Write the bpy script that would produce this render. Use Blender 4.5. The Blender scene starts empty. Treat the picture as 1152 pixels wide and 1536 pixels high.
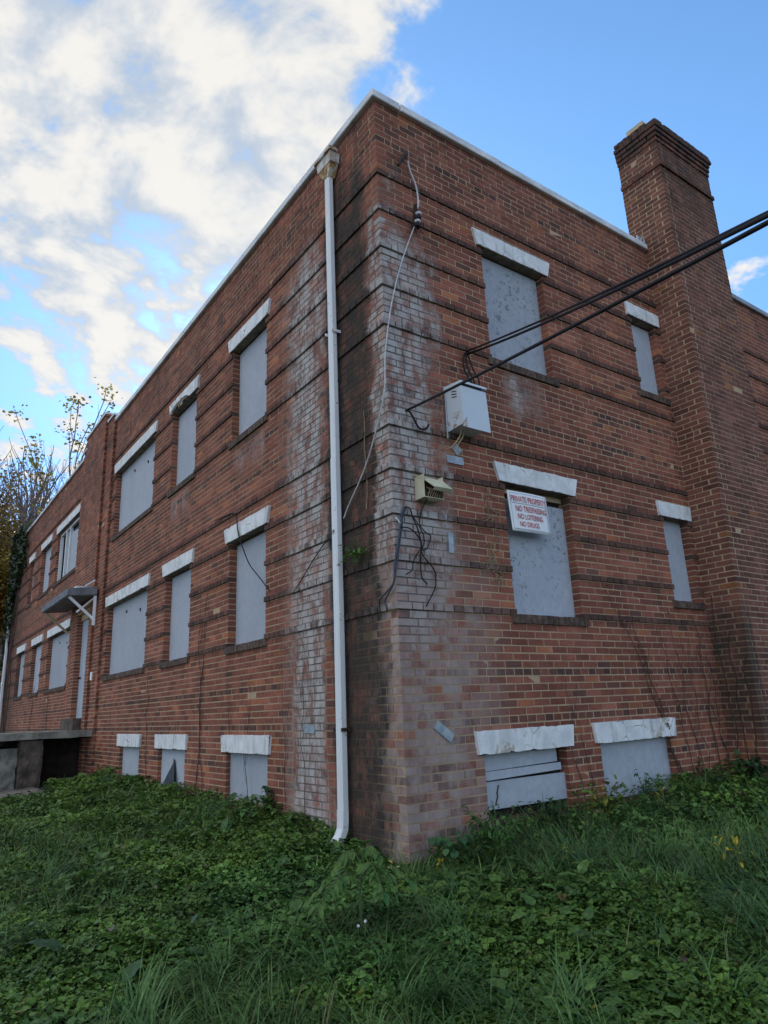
import bpy, math, random
import numpy as np
from mathutils import Vector, Matrix
random.seed(7); RNG = np.random.default_rng(7)
sc = bpy.context.scene
C = sc.collection
R = math.radians
PI = math.pi

# ------------------------------------------------------------------ helpers
def link(o, parent=None):
    C.objects.link(o)
    if parent is not None: o.parent = parent
    return o

def tag(o, label=None, cat=None, group=None, kind=None):
    if label: o['label'] = label
    if cat: o['category'] = cat
    if group: o['group'] = group
    if kind: o['kind'] = kind
    return o

def empty(name, label, cat, loc=(0, 0, 0), group=None):
    o = bpy.data.objects.new(name, None); o.empty_display_size = .2
    o.location = loc
    link(o); tag(o, label, cat, group)
    return o

class MB:
    """collects shapes in world coordinates; build() links them as ONE mesh object"""
    def __init__(s): s.v = []; s.f = []; s.c = []
    def add(s, vs, fs, col=None):
        n = len(s.v); s.v.extend([tuple(p) for p in vs])
        s.f.extend([tuple(i + n for i in f) for f in fs])
        if col is not None: s.c.extend([col] * len(fs))
    def box(s, a, b, col=None):
        x0, y0, z0 = a; x1, y1, z1 = b
        s.add([(x0,y0,z0),(x1,y0,z0),(x1,y1,z0),(x0,y1,z0),(x0,y0,z1),(x1,y0,z1),(x1,y1,z1),(x0,y1,z1)],
              [(0,3,2,1),(4,5,6,7),(0,1,5,4),(1,2,6,5),(2,3,7,6),(3,0,4,7)], col)
    def hexa(s, p, col=None):   # 8 points: bottom ring, top ring
        s.add(p, [(0,3,2,1),(4,5,6,7),(0,1,5,4),(1,2,6,5),(2,3,7,6),(3,0,4,7)], col)
    def quad(s, *p): s.add(p, [tuple(range(len(p)))])
    def bar(s, a, b, w, h, up=(0,0,1)):
        a = Vector(a); b = Vector(b); d = (b - a).normalized(); u = Vector(up)
        x = d.cross(u).normalized() * w / 2; y = x.cross(d).normalized() * h / 2
        s.hexa([a-x-y, a+x-y, a+x+y, a-x+y, b-x-y, b+x-y, b+x+y, b-x+y])
    def tube(s, pts, rad, n=6, cap=True, col=None):
        pts = [Vector(p) for p in pts]
        if not hasattr(rad, '__len__'): rad = [rad] * len(pts)
        rings = []; prev = None
        for i, p in enumerate(pts):
            d = (pts[min(i+1, len(pts)-1)] - pts[max(i-1, 0)])
            d = d.normalized() if d.length > 1e-9 else Vector((0,0,1))
            if prev is None:
                u = Vector((0,0,1)) if abs(d.z) < .9 else Vector((1,0,0))
                x = d.cross(u).normalized()
            else:
                x = (prev - d * prev.dot(d)).normalized()
            prev = x; y = d.cross(x)
            rings.append([p + (x*math.cos(2*PI*k/n) + y*math.sin(2*PI*k/n))*rad[i] for k in range(n)])
        vs = [q for r_ in rings for q in r_]; fs = []
        for i in range(len(pts)-1):
            for k in range(n):
                fs.append((i*n+k, i*n+(k+1) % n, (i+1)*n+(k+1) % n, (i+1)*n+k))
        if cap:
            fs.append(tuple(range(n))[::-1]); fs.append(tuple((len(pts)-1)*n+k for k in range(n)))
        s.add(vs, fs, col)
    def build(s, name, mat, parent=None, smooth=False, colname='bcol', origin=None):
        me = bpy.data.meshes.new(name)
        org = Vector(origin) if origin is not None else (parent_world(parent) if parent else Vector((0,0,0)))
        me.from_pydata([(p[0]-org.x, p[1]-org.y, p[2]-org.z) for p in s.v], [], s.f)
        if s.c:
            at = me.attributes.new(colname, 'FLOAT_COLOR', 'FACE')
            at.data.foreach_set('color', np.array([(c[0], c[1], c[2], 1.) for c in s.c], 'f').ravel())
        me.materials.append(mat)
        if smooth: me.polygons.foreach_set('use_smooth', [True]*len(me.polygons))
        me.update()
        o = bpy.data.objects.new(name, me); link(o, parent)
        if parent is None: o.location = org
        else:
            o.location = org - parent_world(parent)
        return o

def parent_world(o):
    p = Vector(o.location)
    while o.parent is not None:
        o = o.parent; p += Vector(o.location)
    return p

def smooth_path(pts, k=6):
    """Catmull-Rom through pts"""
    P = [Vector(p) for p in pts]; out = []
    Q = [P[0]*2-P[1]] + P + [P[-1]*2-P[-2]]
    for i in range(1, len(Q)-2):
        for j in range(k):
            t = j/k
            a, b, c, d = Q[i-1], Q[i], Q[i+1], Q[i+2]
            out.append(.5*((2*b)+(c-a)*t+(2*a-5*b+4*c-d)*t*t+(3*b-a-3*c+d)*t**3))
    out.append(P[-1]); return out

# ------------------------------------------------------------------ node helpers
class NT:
    def __init__(s, tree): s.t = tree; s.n = tree.nodes; s.l = tree.links; s.n.clear()
    def new(s, typ, **kw):
        nd = s.n.new(typ)
        for k, v in kw.items(): setattr(nd, k, v)
        return nd
    def put(s, sock, v):
        if hasattr(v, 'is_output') or isinstance(v, bpy.types.NodeSocket): s.l.new(v, sock)
        else: sock.default_value = v
    def m(s, op, a, b=0., c=None, clamp=False):
        nd = s.new('ShaderNodeMath', operation=op); nd.use_clamp = clamp
        s.put(nd.inputs[0], a); s.put(nd.inputs[1], b)
        if c is not None: s.put(nd.inputs[2], c)
        return nd.outputs[0]
    def sm(s, x, a, b, lo=0., hi=1.):
        nd = s.new('ShaderNodeMapRange', interpolation_type='SMOOTHSTEP')
        s.put(nd.inputs[0], x); s.put(nd.inputs[1], a); s.put(nd.inputs[2], b); s.put(nd.inputs[3], lo); s.put(nd.inputs[4], hi)
        return nd.outputs[0]
    def bump01(s, x, a, b, w):
        return s.m('MULTIPLY', s.sm(x, a-w, a+w), s.sm(x, b-w, b+w, 1., 0.))
    def mix(s, f, a, b, blend='MIX'):
        nd = s.new('ShaderNodeMix', data_type='RGBA', blend_type=blend)
        s.put(nd.inputs[0], f); s.put(nd.inputs[6], a); s.put(nd.inputs[7], b)
        return nd.outputs[2]
    def noise(s, vec, scale, detail=4., rough=.55, dist=0., out=0):
        nd = s.new('ShaderNodeTexNoise')
        if vec is not None: s.l.new(vec, nd.inputs['Vector'])
        nd.inputs['Scale'].default_value = scale; nd.inputs['Detail'].default_value = detail
        nd.inputs['Roughness'].default_value = rough; nd.inputs['Distortion'].default_value = dist
        return nd.outputs[out]
    def vscale(s, vec, v):
        nd = s.new('ShaderNodeVectorMath', operation='MULTIPLY'); s.l.new(vec, nd.inputs[0]); nd.inputs[1].default_value = v
        return nd.outputs[0]
    def voro(s, vec, scale, out='Distance', feature='F1'):
        nd = s.new('ShaderNodeTexVoronoi', feature=feature); s.l.new(vec, nd.inputs['Vector']); nd.inputs['Scale'].default_value = scale
        return nd.outputs[out]
    def pos(s): return s.new('ShaderNodeNewGeometry').outputs['Position']
    def attr(s, name): return s.new('ShaderNodeAttribute', attribute_name=name).outputs['Color']
    def out(s, col, rough=.8, bump=None, bstr=.3, bdist=.01, metal=0., spec=.3, trans=0.):
        b = s.new('ShaderNodeBsdfPrincipled'); s.put(b.inputs['Base Color'], col); s.put(b.inputs['Roughness'], rough)
        b.inputs['Metallic'].default_value = metal; b.inputs['Specular IOR Level'].default_value = spec
        if bump is not None:
            bn = s.new('ShaderNodeBump'); s.put(bn.inputs['Height'], bump); bn.inputs['Strength'].default_value = bstr
            bn.inputs['Distance'].default_value = bdist; s.l.new(bn.outputs[0], b.inputs['Normal'])
        o = s.new('ShaderNodeOutputMaterial')
        sh = b.outputs[0]
        if trans > 0:
            tr = s.new('ShaderNodeBsdfTranslucent'); s.put(tr.inputs['Color'], col)
            mx = s.new('ShaderNodeMixShader'); mx.inputs[0].default_value = trans
            s.l.new(sh, mx.inputs[1]); s.l.new(tr.outputs[0], mx.inputs[2]); sh = mx.outputs[0]
        s.l.new(sh, o.inputs[0])

def mat(name):
    m = bpy.data.materials.new(name); m.use_nodes = True
    return m, NT(m.node_tree)

def V4(r, g, b): return (r, g, b, 1.)

# ------------------------------------------------------------------ wall materials (weathering has fixed shapes on the wall)
def wall_masks(t, face):
    p = t.pos(); sp = t.new('ShaderNodeSeparateXYZ'); t.l.new(p, sp.inputs[0])
    x, y, z = sp.outputs
    streak = t.noise(t.vscale(p, (5., 5., .6)), 1., 5., .6)
    patch = t.noise(p, 2.6, 6., .62)
    fine = t.noise(p, 14., 4., .6)
    zero = 0.
    if face == 'left':
        u = t.m('ADD', y, t.m('MULTIPLY', t.m('SUBTRACT', patch, .5), .5))
        uc = t.m('ADD', y, t.m('MULTIPLY', t.m('SUBTRACT', streak, .5), 1.1))
        e1 = t.m('MULTIPLY', t.bump01(uc, 1.0, 1.85, .55), t.sm(z, 4.7, 3.8))
        e1 = t.m('MULTIPLY', e1, .92)
        e2 = t.m('MULTIPLY', t.m('MULTIPLY', t.sm(u, .34, .12), t.bump01(z, .35, 4.0, .35)), .8)
        e3 = t.m('MULTIPLY', t.m('MULTIPLY', t.bump01(uc, .9, 1.9, .3), t.sm(z, -.6, -1.3)), .5)
        e4 = t.m('MULTIPLY', t.m('MULTIPLY', t.m('MAXIMUM', t.bump01(y, 2.45, 3.4, .12), t.bump01(y, 4.85, 5.8, .12)), t.bump01(z, 2.1, 2.6, .25)), .40)
        eff = t.m('MAXIMUM', t.m('MAXIMUM', t.m('MAXIMUM', e1, e2), e3), e4)
        d1 = t.m('MULTIPLY', t.bump01(u, .25, 1.02, .15), t.sm(z, 5.1, 4.3, 0., 1.0))
        d2 = t.m('MULTIPLY', t.sm(u, 1.15, .55), t.sm(z, .7, .0))
        d2 = t.m('MULTIPLY', t.m('MULTIPLY', d2, .95), t.sm(u, .02, .4, .2, 1.))
        # darker towards the far ivy end of the wall
        d3 = t.m('MULTIPLY', t.sm(y, 17.2, 20.), .5)
        dark = t.m('MAXIMUM', t.m('MAXIMUM', d1, d2), d3)
    elif face == 'right':
        u = t.m('ADD', x, t.m('MULTIPLY', t.m('SUBTRACT', patch, .5), .9))
        e1 = t.m('MULTIPLY', t.m('MULTIPLY', t.sm(u, .95, .12), t.bump01(z, -.35, 3.7, .5)), 1.0)
        e2 = t.m('MULTIPLY', t.m('MULTIPLY', t.sm(u, 1.25, .55), t.sm(z, .6, .1)), .22)
        e3 = t.m('MULTIPLY', t.m('MULTIPLY', t.sm(u, .42, .1), t.bump01(z, 3.7, 4.5, .2)), .35)
        # pale wash-off under the sills
        e4 = t.m('MULTIPLY', t.m('MULTIPLY', t.bump01(x, 1.45, 2.1, .2), t.bump01(z, 2.05, 2.6, .2)), .5)
        eff = t.m('MAXIMUM', t.m('MAXIMUM', e1, e2), t.m('MAXIMUM', e3, e4))
        d1 = t.m('MULTIPLY', t.m('MULTIPLY', t.sm(u, .3, .0), t.sm(z, .2, -.5)), .3)
        d2 = t.m('MULTIPLY', t.m('MULTIPLY', t.sm(x, 3.2, 4.3), t.bump01(z, -1.2, .0, .5)), t.m('MULTIPLY', streak, .55))
        dark = t.m('MAXIMUM', d1, d2)
    else:   # chimney
        eff = t.m('MULTIPLY', t.m('MULTIPLY', t.bump01(x, 4.95, 5.4, .2), t.bump01(z, 1.4, 3.6, .5)), .18)
        d1 = t.m('MULTIPLY', t.bump01(z, 6.7, 8., .25), .55)
        d2 = t.m('MULTIPLY', t.m('MULTIPLY', t.sm(x, 4.9, 4.7), t.bump01(z, -1.3, .25, .35)), .6)
        d3 = t.m('MULTIPLY', t.m('MULTIPLY', t.sm(y, -.3, -.4), t.sm(z, 5.2, 6.6)), .45)
        dark = t.m('MAXIMUM', d1, t.m('MAXIMUM', d2, d3))
    rnd = t.new('ShaderNodeNewGeometry').outputs['Random Per Island']
    return p, eff, dark, streak, patch, fine, rnd, z

def brick_mat(face):
    m, t = mat('weathered brick ' + face)
    p, eff, dark, streak, patch, fine, rnd, z = wall_masks(t, face)
    col = t.attr('bcol')
    g = t.noise(p, 60., 3., .6)
    col = t.mix(1., col, t.new_gray(t.m('ADD', .36, t.m('MULTIPLY', g, 1.28))), 'MULTIPLY')
    col = t.mix(1., col, t.new_gray(t.m('MULTIPLY', t.sm(patch, .25, .75, .70, 1.22), t.sm(t.noise(p, .8, 4., .6), .3, .7, .82, 1.16))), 'MULTIPLY')
    sz_ = t.new('ShaderNodeSeparateXYZ'); t.l.new(p, sz_.inputs[0])
    grime = t.m('MULTIPLY', t.sm(t.m('ADD', t.m('MULTIPLY', streak, .6), t.m('MULTIPLY', fine, .5)), .48, .72), t.sm(sz_.outputs[2], 3.9, 5.0, .22, .78))
    col = t.mix(grime, col, V4(.065, .042, .034))
    # whitish salts: patchy, brick by brick
    k = t.m('ADD', t.m('MULTIPLY', eff, 1.7), t.m('MULTIPLY', t.m('SUBTRACT', fine, .5), 1.5))
    k = t.m('ADD', k, t.m('MULTIPLY', t.m('SUBTRACT', rnd, .5), .18))
    k = t.m('ADD', k, t.m('MULTIPLY', t.m('SUBTRACT', streak, .5), 2.6))
    k = t.m('ADD', k, t.m('MULTIPLY', t.m('SUBTRACT', g, .5), 1.2))
    k = t.m('MULTIPLY', t.sm(k, .12, 1.5), t.sm(eff, .02, .55, 0., .86))
    rag = t.noise(t.vscale(p, (1., 1., .55)), 6.5, 8., .72)
    k = t.m('MULTIPLY', k, t.sm(rag, .38, .57, .14, 1.15), clamp=True)
    salt = t.mix(t.noise(p, 5., 3.), V4(.27, .235, .22), V4(.58, .56, .53))
    col = t.mix(k, col, salt)
    # low on the corner the brick faces are bleached to a dull pink grey
    if face in ('right', 'left'):
        sx = t.new('ShaderNodeSeparateXYZ'); t.l.new(p, sx.inputs[0])
        ux = t.m('ADD', sx.outputs[0] if face == 'right' else t.m('MULTIPLY', sx.outputs[1], 2.2), t.m('MULTIPLY', t.m('SUBTRACT', patch, .5), .8))
        pk = t.m('MULTIPLY', t.sm(ux, 1.35, .45), t.sm(sx.outputs[2], .9, .1))
        pk = t.m('MULTIPLY', pk, t.sm(t.m('ADD', t.m('MULTIPLY', rnd, .30), rag), .42, .78, .12, .92))
        col = t.mix(pk, col, t.mix(t.noise(p, 7., 4.), V4(.235, .155, .135), V4(.44, .375, .345)))
    # black water stain, and the darker far end of the wall
    kd = t.m('ADD', t.m('MULTIPLY', dark, 1.6), t.m('MULTIPLY', t.m('SUBTRACT', streak, .5), 1.3))
    kd = t.m('ADD', kd, t.m('MULTIPLY', t.m('SUBTRACT', rnd, .5), .3))
    kd = t.m('MULTIPLY', t.sm(kd, .2, 1.25), t.sm(dark, .02, .55, 0., .90))
    kd = t.m('MULTIPLY', kd, t.sm(rag, .33, .58, .42, 1.15), clamp=True)
    col = t.mix(kd, col, t.mix(fine, V4(.020, .017, .015), V4(.070, .056, .047)))
    t.out(col, .88, t.m('ADD', fine, t.m('MULTIPLY', g, .6)), .5, .006, spec=.2)
    return m

def mortar_mat(face):
    m, t = mat('mortar ' + face)
    p, eff, dark, streak, patch, fine, rnd, z = wall_masks(t, face)
    col = t.mix(t.noise(p, 9., 4.), V4(.36, .25, .155), V4(.54, .395, .26))
    col = t.mix(t.m('MULTIPLY', eff, 1.1, clamp=True), col, V4(.125, .11, .105))
    col = t.mix(t.m('MULTIPLY', dark, .85, clamp=True), col, V4(.035, .028, .023))
    # soot-darkened joints where the wall gets rained on least evenly
    col = t.mix(t.sm(patch, .55, .75, 0., .35), col, V4(.14, .11, .08))
    t.out(col, .95, fine, .5, .006, spec=.1)
    return m

def _gray(s, v):
    nd = s.new('ShaderNodeCombineColor'); [s.put(nd.inputs[i], v) for i in range(3)]
    return nd.outputs[0]
NT.new_gray = _gray

BRICK = {f: brick_mat(f) for f in ('left', 'right', 'chimney')}
MORTAR = {f: mortar_mat(f) for f in ('left', 'right', 'chimney')}

def simple(name, c0, c1, scale=8., rough=.7, metal=0., spec=.3, bstr=.15, detail=5., stretch=(1, 1, 1)):
    m, t = mat(name); p = t.vscale(t.pos(), stretch)
    n = t.noise(p, scale, detail, .6)
    t.out(t.mix(t.sm(n, .3, .7), V4(*c0), V4(*c1)), rough, n, bstr, .01, metal, spec)
    return m

def board_mat(name, mildew):
    m, t = mat(name); p = t.pos()
    orn = t.new('ShaderNodeObjectInfo').outputs['Random']
    fl = t.voro(t.vscale(p, (1, 1, .75)), 26., 'Color')
    sp = t.new('ShaderNodeSeparateColor'); t.l.new(fl, sp.inputs[0])
    col = t.mix(sp.outputs[0], V4(.375, .40, .445), V4(.435, .46, .50))
    col = t.mix(t.sm(t.noise(p, 1.7, 5., .6), .3, .7, 0., .5), col, V4(.33, .357, .41))
    run = t.noise(t.vscale(p, (7., 7., .5)), 1., 4.)
    col = t.mix(t.sm(run, .55, .8, 0., .22), col, V4(.22, .235, .25))
    if mildew:
        k = t.m('MULTIPLY', t.sm(t.noise(p, 3.2, 3.), .40, .60), t.sm(t.noise(p, 26., 4., .7), .54, .64))
        col = t.mix(t.m('MULTIPLY', k, .85), col, V4(.09, .09, .10))
    sz = t.new('ShaderNodeSeparateXYZ'); t.l.new(p, sz.inputs[0])
    col = t.mix(1., col, t.new_gray(t.m('ADD', .88, t.m('MULTIPLY', orn, .2))), 'MULTIPLY')
    sc_ = t.m('MULTIPLY', t.sm(t.noise(t.vscale(p, (2.2, 2.2, 11.)), 1.6, 6., .7), .62, .74), .3)
    col = t.mix(sc_, col, V4(.24, .25, .27))
    t.out(col, .75, t.m('ADD', sp.outputs[1], t.noise(p, 50., 3.)), .18, .006, spec=.2)
    return m
BOARD = board_mat('grey painted chipboard', False)
BOARD_M = board_mat('mildewed grey chipboard', True)

def lintel_mat(name, rusty):
    m, t = mat(name); p = t.pos()
    n = t.noise(p, 6., 6., .65)
    col = t.mix(t.sm(n, .3, .7), V4(.60, .61, .61), V4(.80, .80, .79))
    crack = t.voro(t.mix(.12, p, t.noise(p, 5., 3., out=1)), 4.5, 'Distance', 'DISTANCE_TO_EDGE')
    ck = t.m('MULTIPLY', t.sm(crack, .018, .0), t.sm(t.noise(p, 2.3, 2.), .48, .6))
    col = t.mix(ck, col, V4(.09, .075, .065))
    pk = t.sm(t.noise(p, 3.1 if rusty else 2.1, 7., .7), .56 if rusty else .66, .61 if rusty else .70)
    col = t.mix(pk, col, t.mix(t.noise(p, 20., 4.), V4(.36, .29, .20), V4(.56, .5, .42)))
    col = t.mix(t.sm(t.noise(t.vscale(p, (9, 9, 1.2)), 1., 4.), .52, .74, 0., .55), col, V4(.26, .25, .23))
    t.out(col, .8, t.m('ADD', n, t.m('MULTIPLY', ck, -1.)), .3, .01, spec=.2)
    return m
LINTEL = lintel_mat('white painted stone lintel', False)
LINTEL_P = lintel_mat('peeling white lintel', True)
WHITE = simple('white paint', (.72, .73, .74), (.82, .82, .82), 5., .5, bstr=.05)
WHITE_METAL = None
def pipe_mat():
    m, t = mat('white enamelled metal'); p = t.pos(); n = t.noise(p, 9., 5., .65)
    col = t.mix(t.noise(t.vscale(p, (3, 3, .6)), 3., 4.), V4(.62, .64, .66), V4(.78, .78, .78))
    st = t.noise(t.vscale(p, (40., 40., .8)), 1., 4.)
    col = t.mix(t.sm(st, .55, .75, 0., .35), col, V4(.33, .32, .30))
    col = t.mix(t.sm(n, .64, .68), col, V4(.26, .17, .10))
    t.out(col, .45, n, .08, .004, spec=.4); return m
WHITE_METAL = pipe_mat()
COPING = simple('weathered white coping', (.50, .52, .55), (.76, .77, .78), 3., .6, stretch=(1.2, 1.2, 4))
DARKSOFFIT = simple('raw soffit', (.10, .085, .065), (.24, .2, .15), 9., .9)
SILL_B = None
def rust_head():
    m, t = mat('rusted leader head'); p = t.pos(); n = t.noise(p, 12., 6., .7)
    col = t.mix(t.sm(n, .42, .56), V4(.66, .64, .58), V4(.30, .16, .07))
    col = t.mix(t.sm(t.noise(p, 30., 4.), .55, .7), col, V4(.12, .05, .02))
    t.out(col, .75, n, .3, .01); return m
RUST = rust_head()
def rust_low():
    m, t = mat('heavily rusted metal'); p = t.pos(); n = t.noise(p, 14., 6., .7)
    col = t.mix(t.sm(n, .38, .62), V4(.50, .34, .17), V4(.17, .075, .03))
    col = t.mix(t.sm(t.noise(p, 9., 4.), .56, .66), col, V4(.62, .58, .5))
    t.out(col, .85, n, .4, .01); return m
RUSTLOW = rust_low()
WHITEHEAD = simple('flaking white head', (.40, .33, .25), (.72, .73, .73), 10., .6)
GREYBOX = None
def greybox():
    m, t = mat('grey enamel with flaking'); p = t.pos(); n = t.noise(p, 17., 5., .65)
    sp = t.new('ShaderNodeSeparateXYZ'); t.l.new(p, sp.inputs[0])
    k = t.m('MULTIPLY', t.sm(n, .53, .6), t.sm(sp.outputs[2], 1.9, 1.72))
    k = t.m('MULTIPLY', k, t.sm(sp.outputs[0], .72, .68))
    col = t.mix(t.noise(p, 3., 4.), V4(.52, .58, .64), V4(.62, .67, .71))
    col = t.mix(k, col, V4(.30, .20, .12))
    t.out(col, .45, n, .06, .005, spec=.4); return m
GREYBOX = greybox()
BEIGE = simple('beige plastic', (.46, .43, .29), (.58, .55, .40), 6., .6, bstr=.05)
DARKIN = simple('dark box inside', (.03, .025, .018), (.10, .07, .04), 30., .9)
BLACK = simple('black cable sheath', (.010, .009, .011), (.022, .019, .022), 20., .6, spec=.2)
BLUEBLACK = simple('blue black cable', (.03, .04, .06), (.06, .075, .10), 20., .55)
WHITEWIRE = simple('grey white wire', (.40, .41, .43), (.62, .62, .62), 20., .6)
GALV = simple('galvanised steel', (.24, .28, .32), (.40, .45, .49), 14., .5, metal=.35, spec=.5)
IRON = simple('rusty black iron', (.02, .014, .012), (.06, .035, .025), 20., .8)
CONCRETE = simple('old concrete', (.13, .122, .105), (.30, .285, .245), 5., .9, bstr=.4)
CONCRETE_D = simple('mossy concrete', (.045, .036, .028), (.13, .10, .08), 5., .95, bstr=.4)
VOID = simple('painted dark void', (.012, .009, .008), (.035, .024, .02), 6., .95)  # near-black colour painted in for the darkness inside openings and hollows
SLATE = simple('dark canopy felt', (.10, .105, .12), (.20, .21, .23), 8., .8)
SOFFIT = simple('canopy underside', (.13, .125, .12), (.22, .21, .20), 5., .85)
TAN = simple('tan timber', (.40, .31, .19), (.55, .45, .30), 12., .8, stretch=(1, 1, 6))
ROOFING = simple('roofing felt', (.05, .05, .05), (.10, .10, .10), 4., .95)
DOORPAINT = simple('grey door paint', (.34, .38, .44), (.42, .46, .51), 3., .6, bstr=.04)
SIGNWHITE = simple('sign plastic', (.72, .75, .76), (.82, .83, .83), 3., .45, bstr=.02)
SIGNRED = simple('sign red ink', (.42, .07, .08), (.58, .13, .13), 25., .6, bstr=.0)
SIGNGREY = simple('sign grey line', (.30, .33, .37), (.38, .40, .44), 15., .6, bstr=.0)
GLASSY = simple('dark window behind', (.02, .022, .025), (.04, .045, .05), 3., .2, spec=.5)
BARK = simple('grey brown bark', (.12, .09, .085), (.25, .20, .19), 10., .9, stretch=(1, 1, .25), bstr=.5)
VINE = simple('dead vine stem', (.035, .02, .018), (.085, .055, .045), 30., .9)
VINE_T = simple('tan dry vine', (.22, .16, .10), (.36, .28, .19), 30., .9)
SOIL = simple('bare soil', (.03, .024, .017), (.085, .066, .045), 7., 1., bstr=.6)
ASPHALT = simple('dirty pale path', (.12, .105, .09), (.25, .225, .19), 4., .95, bstr=.5)

def leaf_mat(name, trans=.25, rough=.5):
    m, t = mat(name); p = t.pos()
    col = t.attr('bcol')
    col = t.mix(1., col, t.new_gray(t.sm(t.noise(p, 35., 3.), .3, .7, .75, 1.25)), 'MULTIPLY')
    t.out(col, rough, trans=trans, spec=.25)
    return m
LEAF = leaf_mat('leaf', .22, .40)
GRASS = leaf_mat('grass blade', .2)

# ------------------------------------------------------------------ the brick building
Z = dict(J=0., I=.4064, H=.8128, G=1.2192, F=1.6256, E=2.622, D=3.041, C=3.460, B=3.878, A=4.297, T=5.21)
BANDS = [Z[k] for k in 'JIHGFEDCBA']
def make_courses():
    cs = []
    def run(z0, z1, n, band0, base):
        h = (z1 - z0) / n
        for i in range(n):
            kind = 's'
            if i == 0 and band0: kind = 'b'
            cs.append([z0+i*h, z0+(i+1)*h, kind])
    zz = []
    for i in range(34, 0, -1):
        k = 'h' if i in (14, 20, 26, 8) else 's'
        cs.append([-i*.0677, -(i-1)*.0677, k])
    run(0, Z['I'], 6, True, 0); run(Z['I'], Z['H'], 6, True, 0); run(Z['H'], Z['G'], 6, True, 0); run(Z['G'], Z['F'], 6, True, 0)
    run(Z['F'], Z['E'], 15, True, 0)
    for c in (-4, -10): cs[c][2] = 'h'
    run(Z['E'], Z['D'], 6, True, 0); run(Z['D'], Z['C'], 6, True, 0); run(Z['C'], Z['B'], 6, True, 0); run(Z['B'], Z['A'], 6, True, 0)
    run(Z['A'], Z['T'], 13, True, 0)
    cs[-7][2] = 'h'
    return cs
COURSES = make_courses()

def bcolor(kind, face):
    r = random.random()
    if kind == 'b':
        a = (.085, .048, .039); b = (.155, .078, .058)
    elif face == 'chimney':
        if r < .022: a, b = (.26, .105, .05), (.30, .12, .055)
        elif r < .35: a, b = (.125, .056, .044), (.165, .069, .052)
        else: a, b = (.155, .066, .049), (.225, .092, .066)
    elif kind == 'h':
        a, b = ((.14, .06, .045), (.25, .09, .06)) if r < .6 else ((.09, .048, .042), (.14, .062, .05))
    else:
        if r < .05: a, b = (.33, .115, .06), (.38, .14, .07)
        elif r < .11: a, b = (.13, .060, .047), (.18, .074, .055)
        else: a, b = (.195, .070, .048), (.30, .106, .069)
    t = random.random(); k = random.uniform(.88, 1.1)
    return tuple((a[i]*(1-t)+b[i]*t)*k for i in range(3))

JOINT = .0125
def brick_face(mb, P, u0, u1, courses, openings=(), face='left', start='flush', band_ext=0., bands=True, tooth0=0., tooth1=0., proj_fn=None, depth=.11):
    """P(u, z, d): d>0 goes into the wall."""
    for ci, (z0, z1, kind) in enumerate(courses):
        if kind == 'b' and not bands: kind = 's'
        zc = (z0+z1)/2
        proj = .021 if kind == 'b' else 0.
        if proj_fn: proj = proj_fn(zc)
        hdr = kind in 'bh'
        L = .1015 if hdr else .2015
        a = u0; b = u1
        if start == 'A':      # this face owns the corner on even courses
            a = u0 - proj if ci % 2 == 0 else u0 + .109 + JOINT
        elif start == 'B':
            a = u0 - proj if ci % 2 == 1 else u0 + .109 + JOINT
        elif start == 'proj': a = u0 - proj
        if band_ext and proj: b = u1 + band_ext
        if tooth0: a += tooth0 if ci % 2 else 0.
        if tooth1: b -= tooth1 if ci % 2 else 0.
        cuts = sorted([(o[0], o[1]) for o in openings if o[2] < zc < o[3]])
        segs = []; c = a
        for o in cuts:
            if o[0] > c: segs.append((c, o[0]))
            c = max(c, o[1])
        if c < b: segs.append((c, b))
        for (sa, sb) in segs:
            if sb - sa < .03: continue
            # bricks follow a wall-wide bond so courses line up across openings
            off = (ci % 2) * (.106 if not hdr else .056) + (0 if kind == 's' else .03)
            step = L + JOINT
            k = math.floor((sa - u0 - off) / step)
            x = u0 + off + k*step
            edges = []
            while x < sb:
                e0, e1 = max(x, sa), min(x + L, sb); x += step
                if e1 - e0 < .002: continue
                if not edges: e0 = sa
                if edges and e1 - e0 < .045: edges[-1] = (edges[-1][0], e1); continue
                if edges and edges[-1][1] - edges[-1][0] < .045: edges[-1] = (edges[-1][0], e1); continue
                edges.append((e0, e1))
            if edges and edges[-1][1] < sb - .001: edges[-1] = (edges[-1][0], sb)
            for (p, q) in edges:
                if q - p < .02: continue
                j = lambda s: random.uniform(-s, s)
                d = -proj + j(.0016)
                if random.random() < .012: d += .0022 if random.random() < .5 else -.004
                p2 = p + (j(.002) if p > sa+1e-4 else j(.0012)); q2 = q + (j(.002) if q < sb-1e-4 else j(.0012))
                za = z0 + JOINT*.5 + j(.0012); zb = z1 - JOINT*.5 + j(.0012)
                t1 = j(.001); t2 = j(.001)
                vs = [P(p2,za,d+t1), P(q2,za,d-t1), P(q2,zb,d-t1+t2), P(p2,zb,d+t1+t2),
                      P(p2,za,depth), P(q2,za,depth), P(q2,zb,depth), P(p2,zb,depth)]
                mb.add(vs, [(0,1,2,3), (1,5,6,2), (5,4,7,6)[:0] or (4,0,3,7), (3,2,6,7), (4,5,1,0)], bcolor(kind, face))

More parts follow.
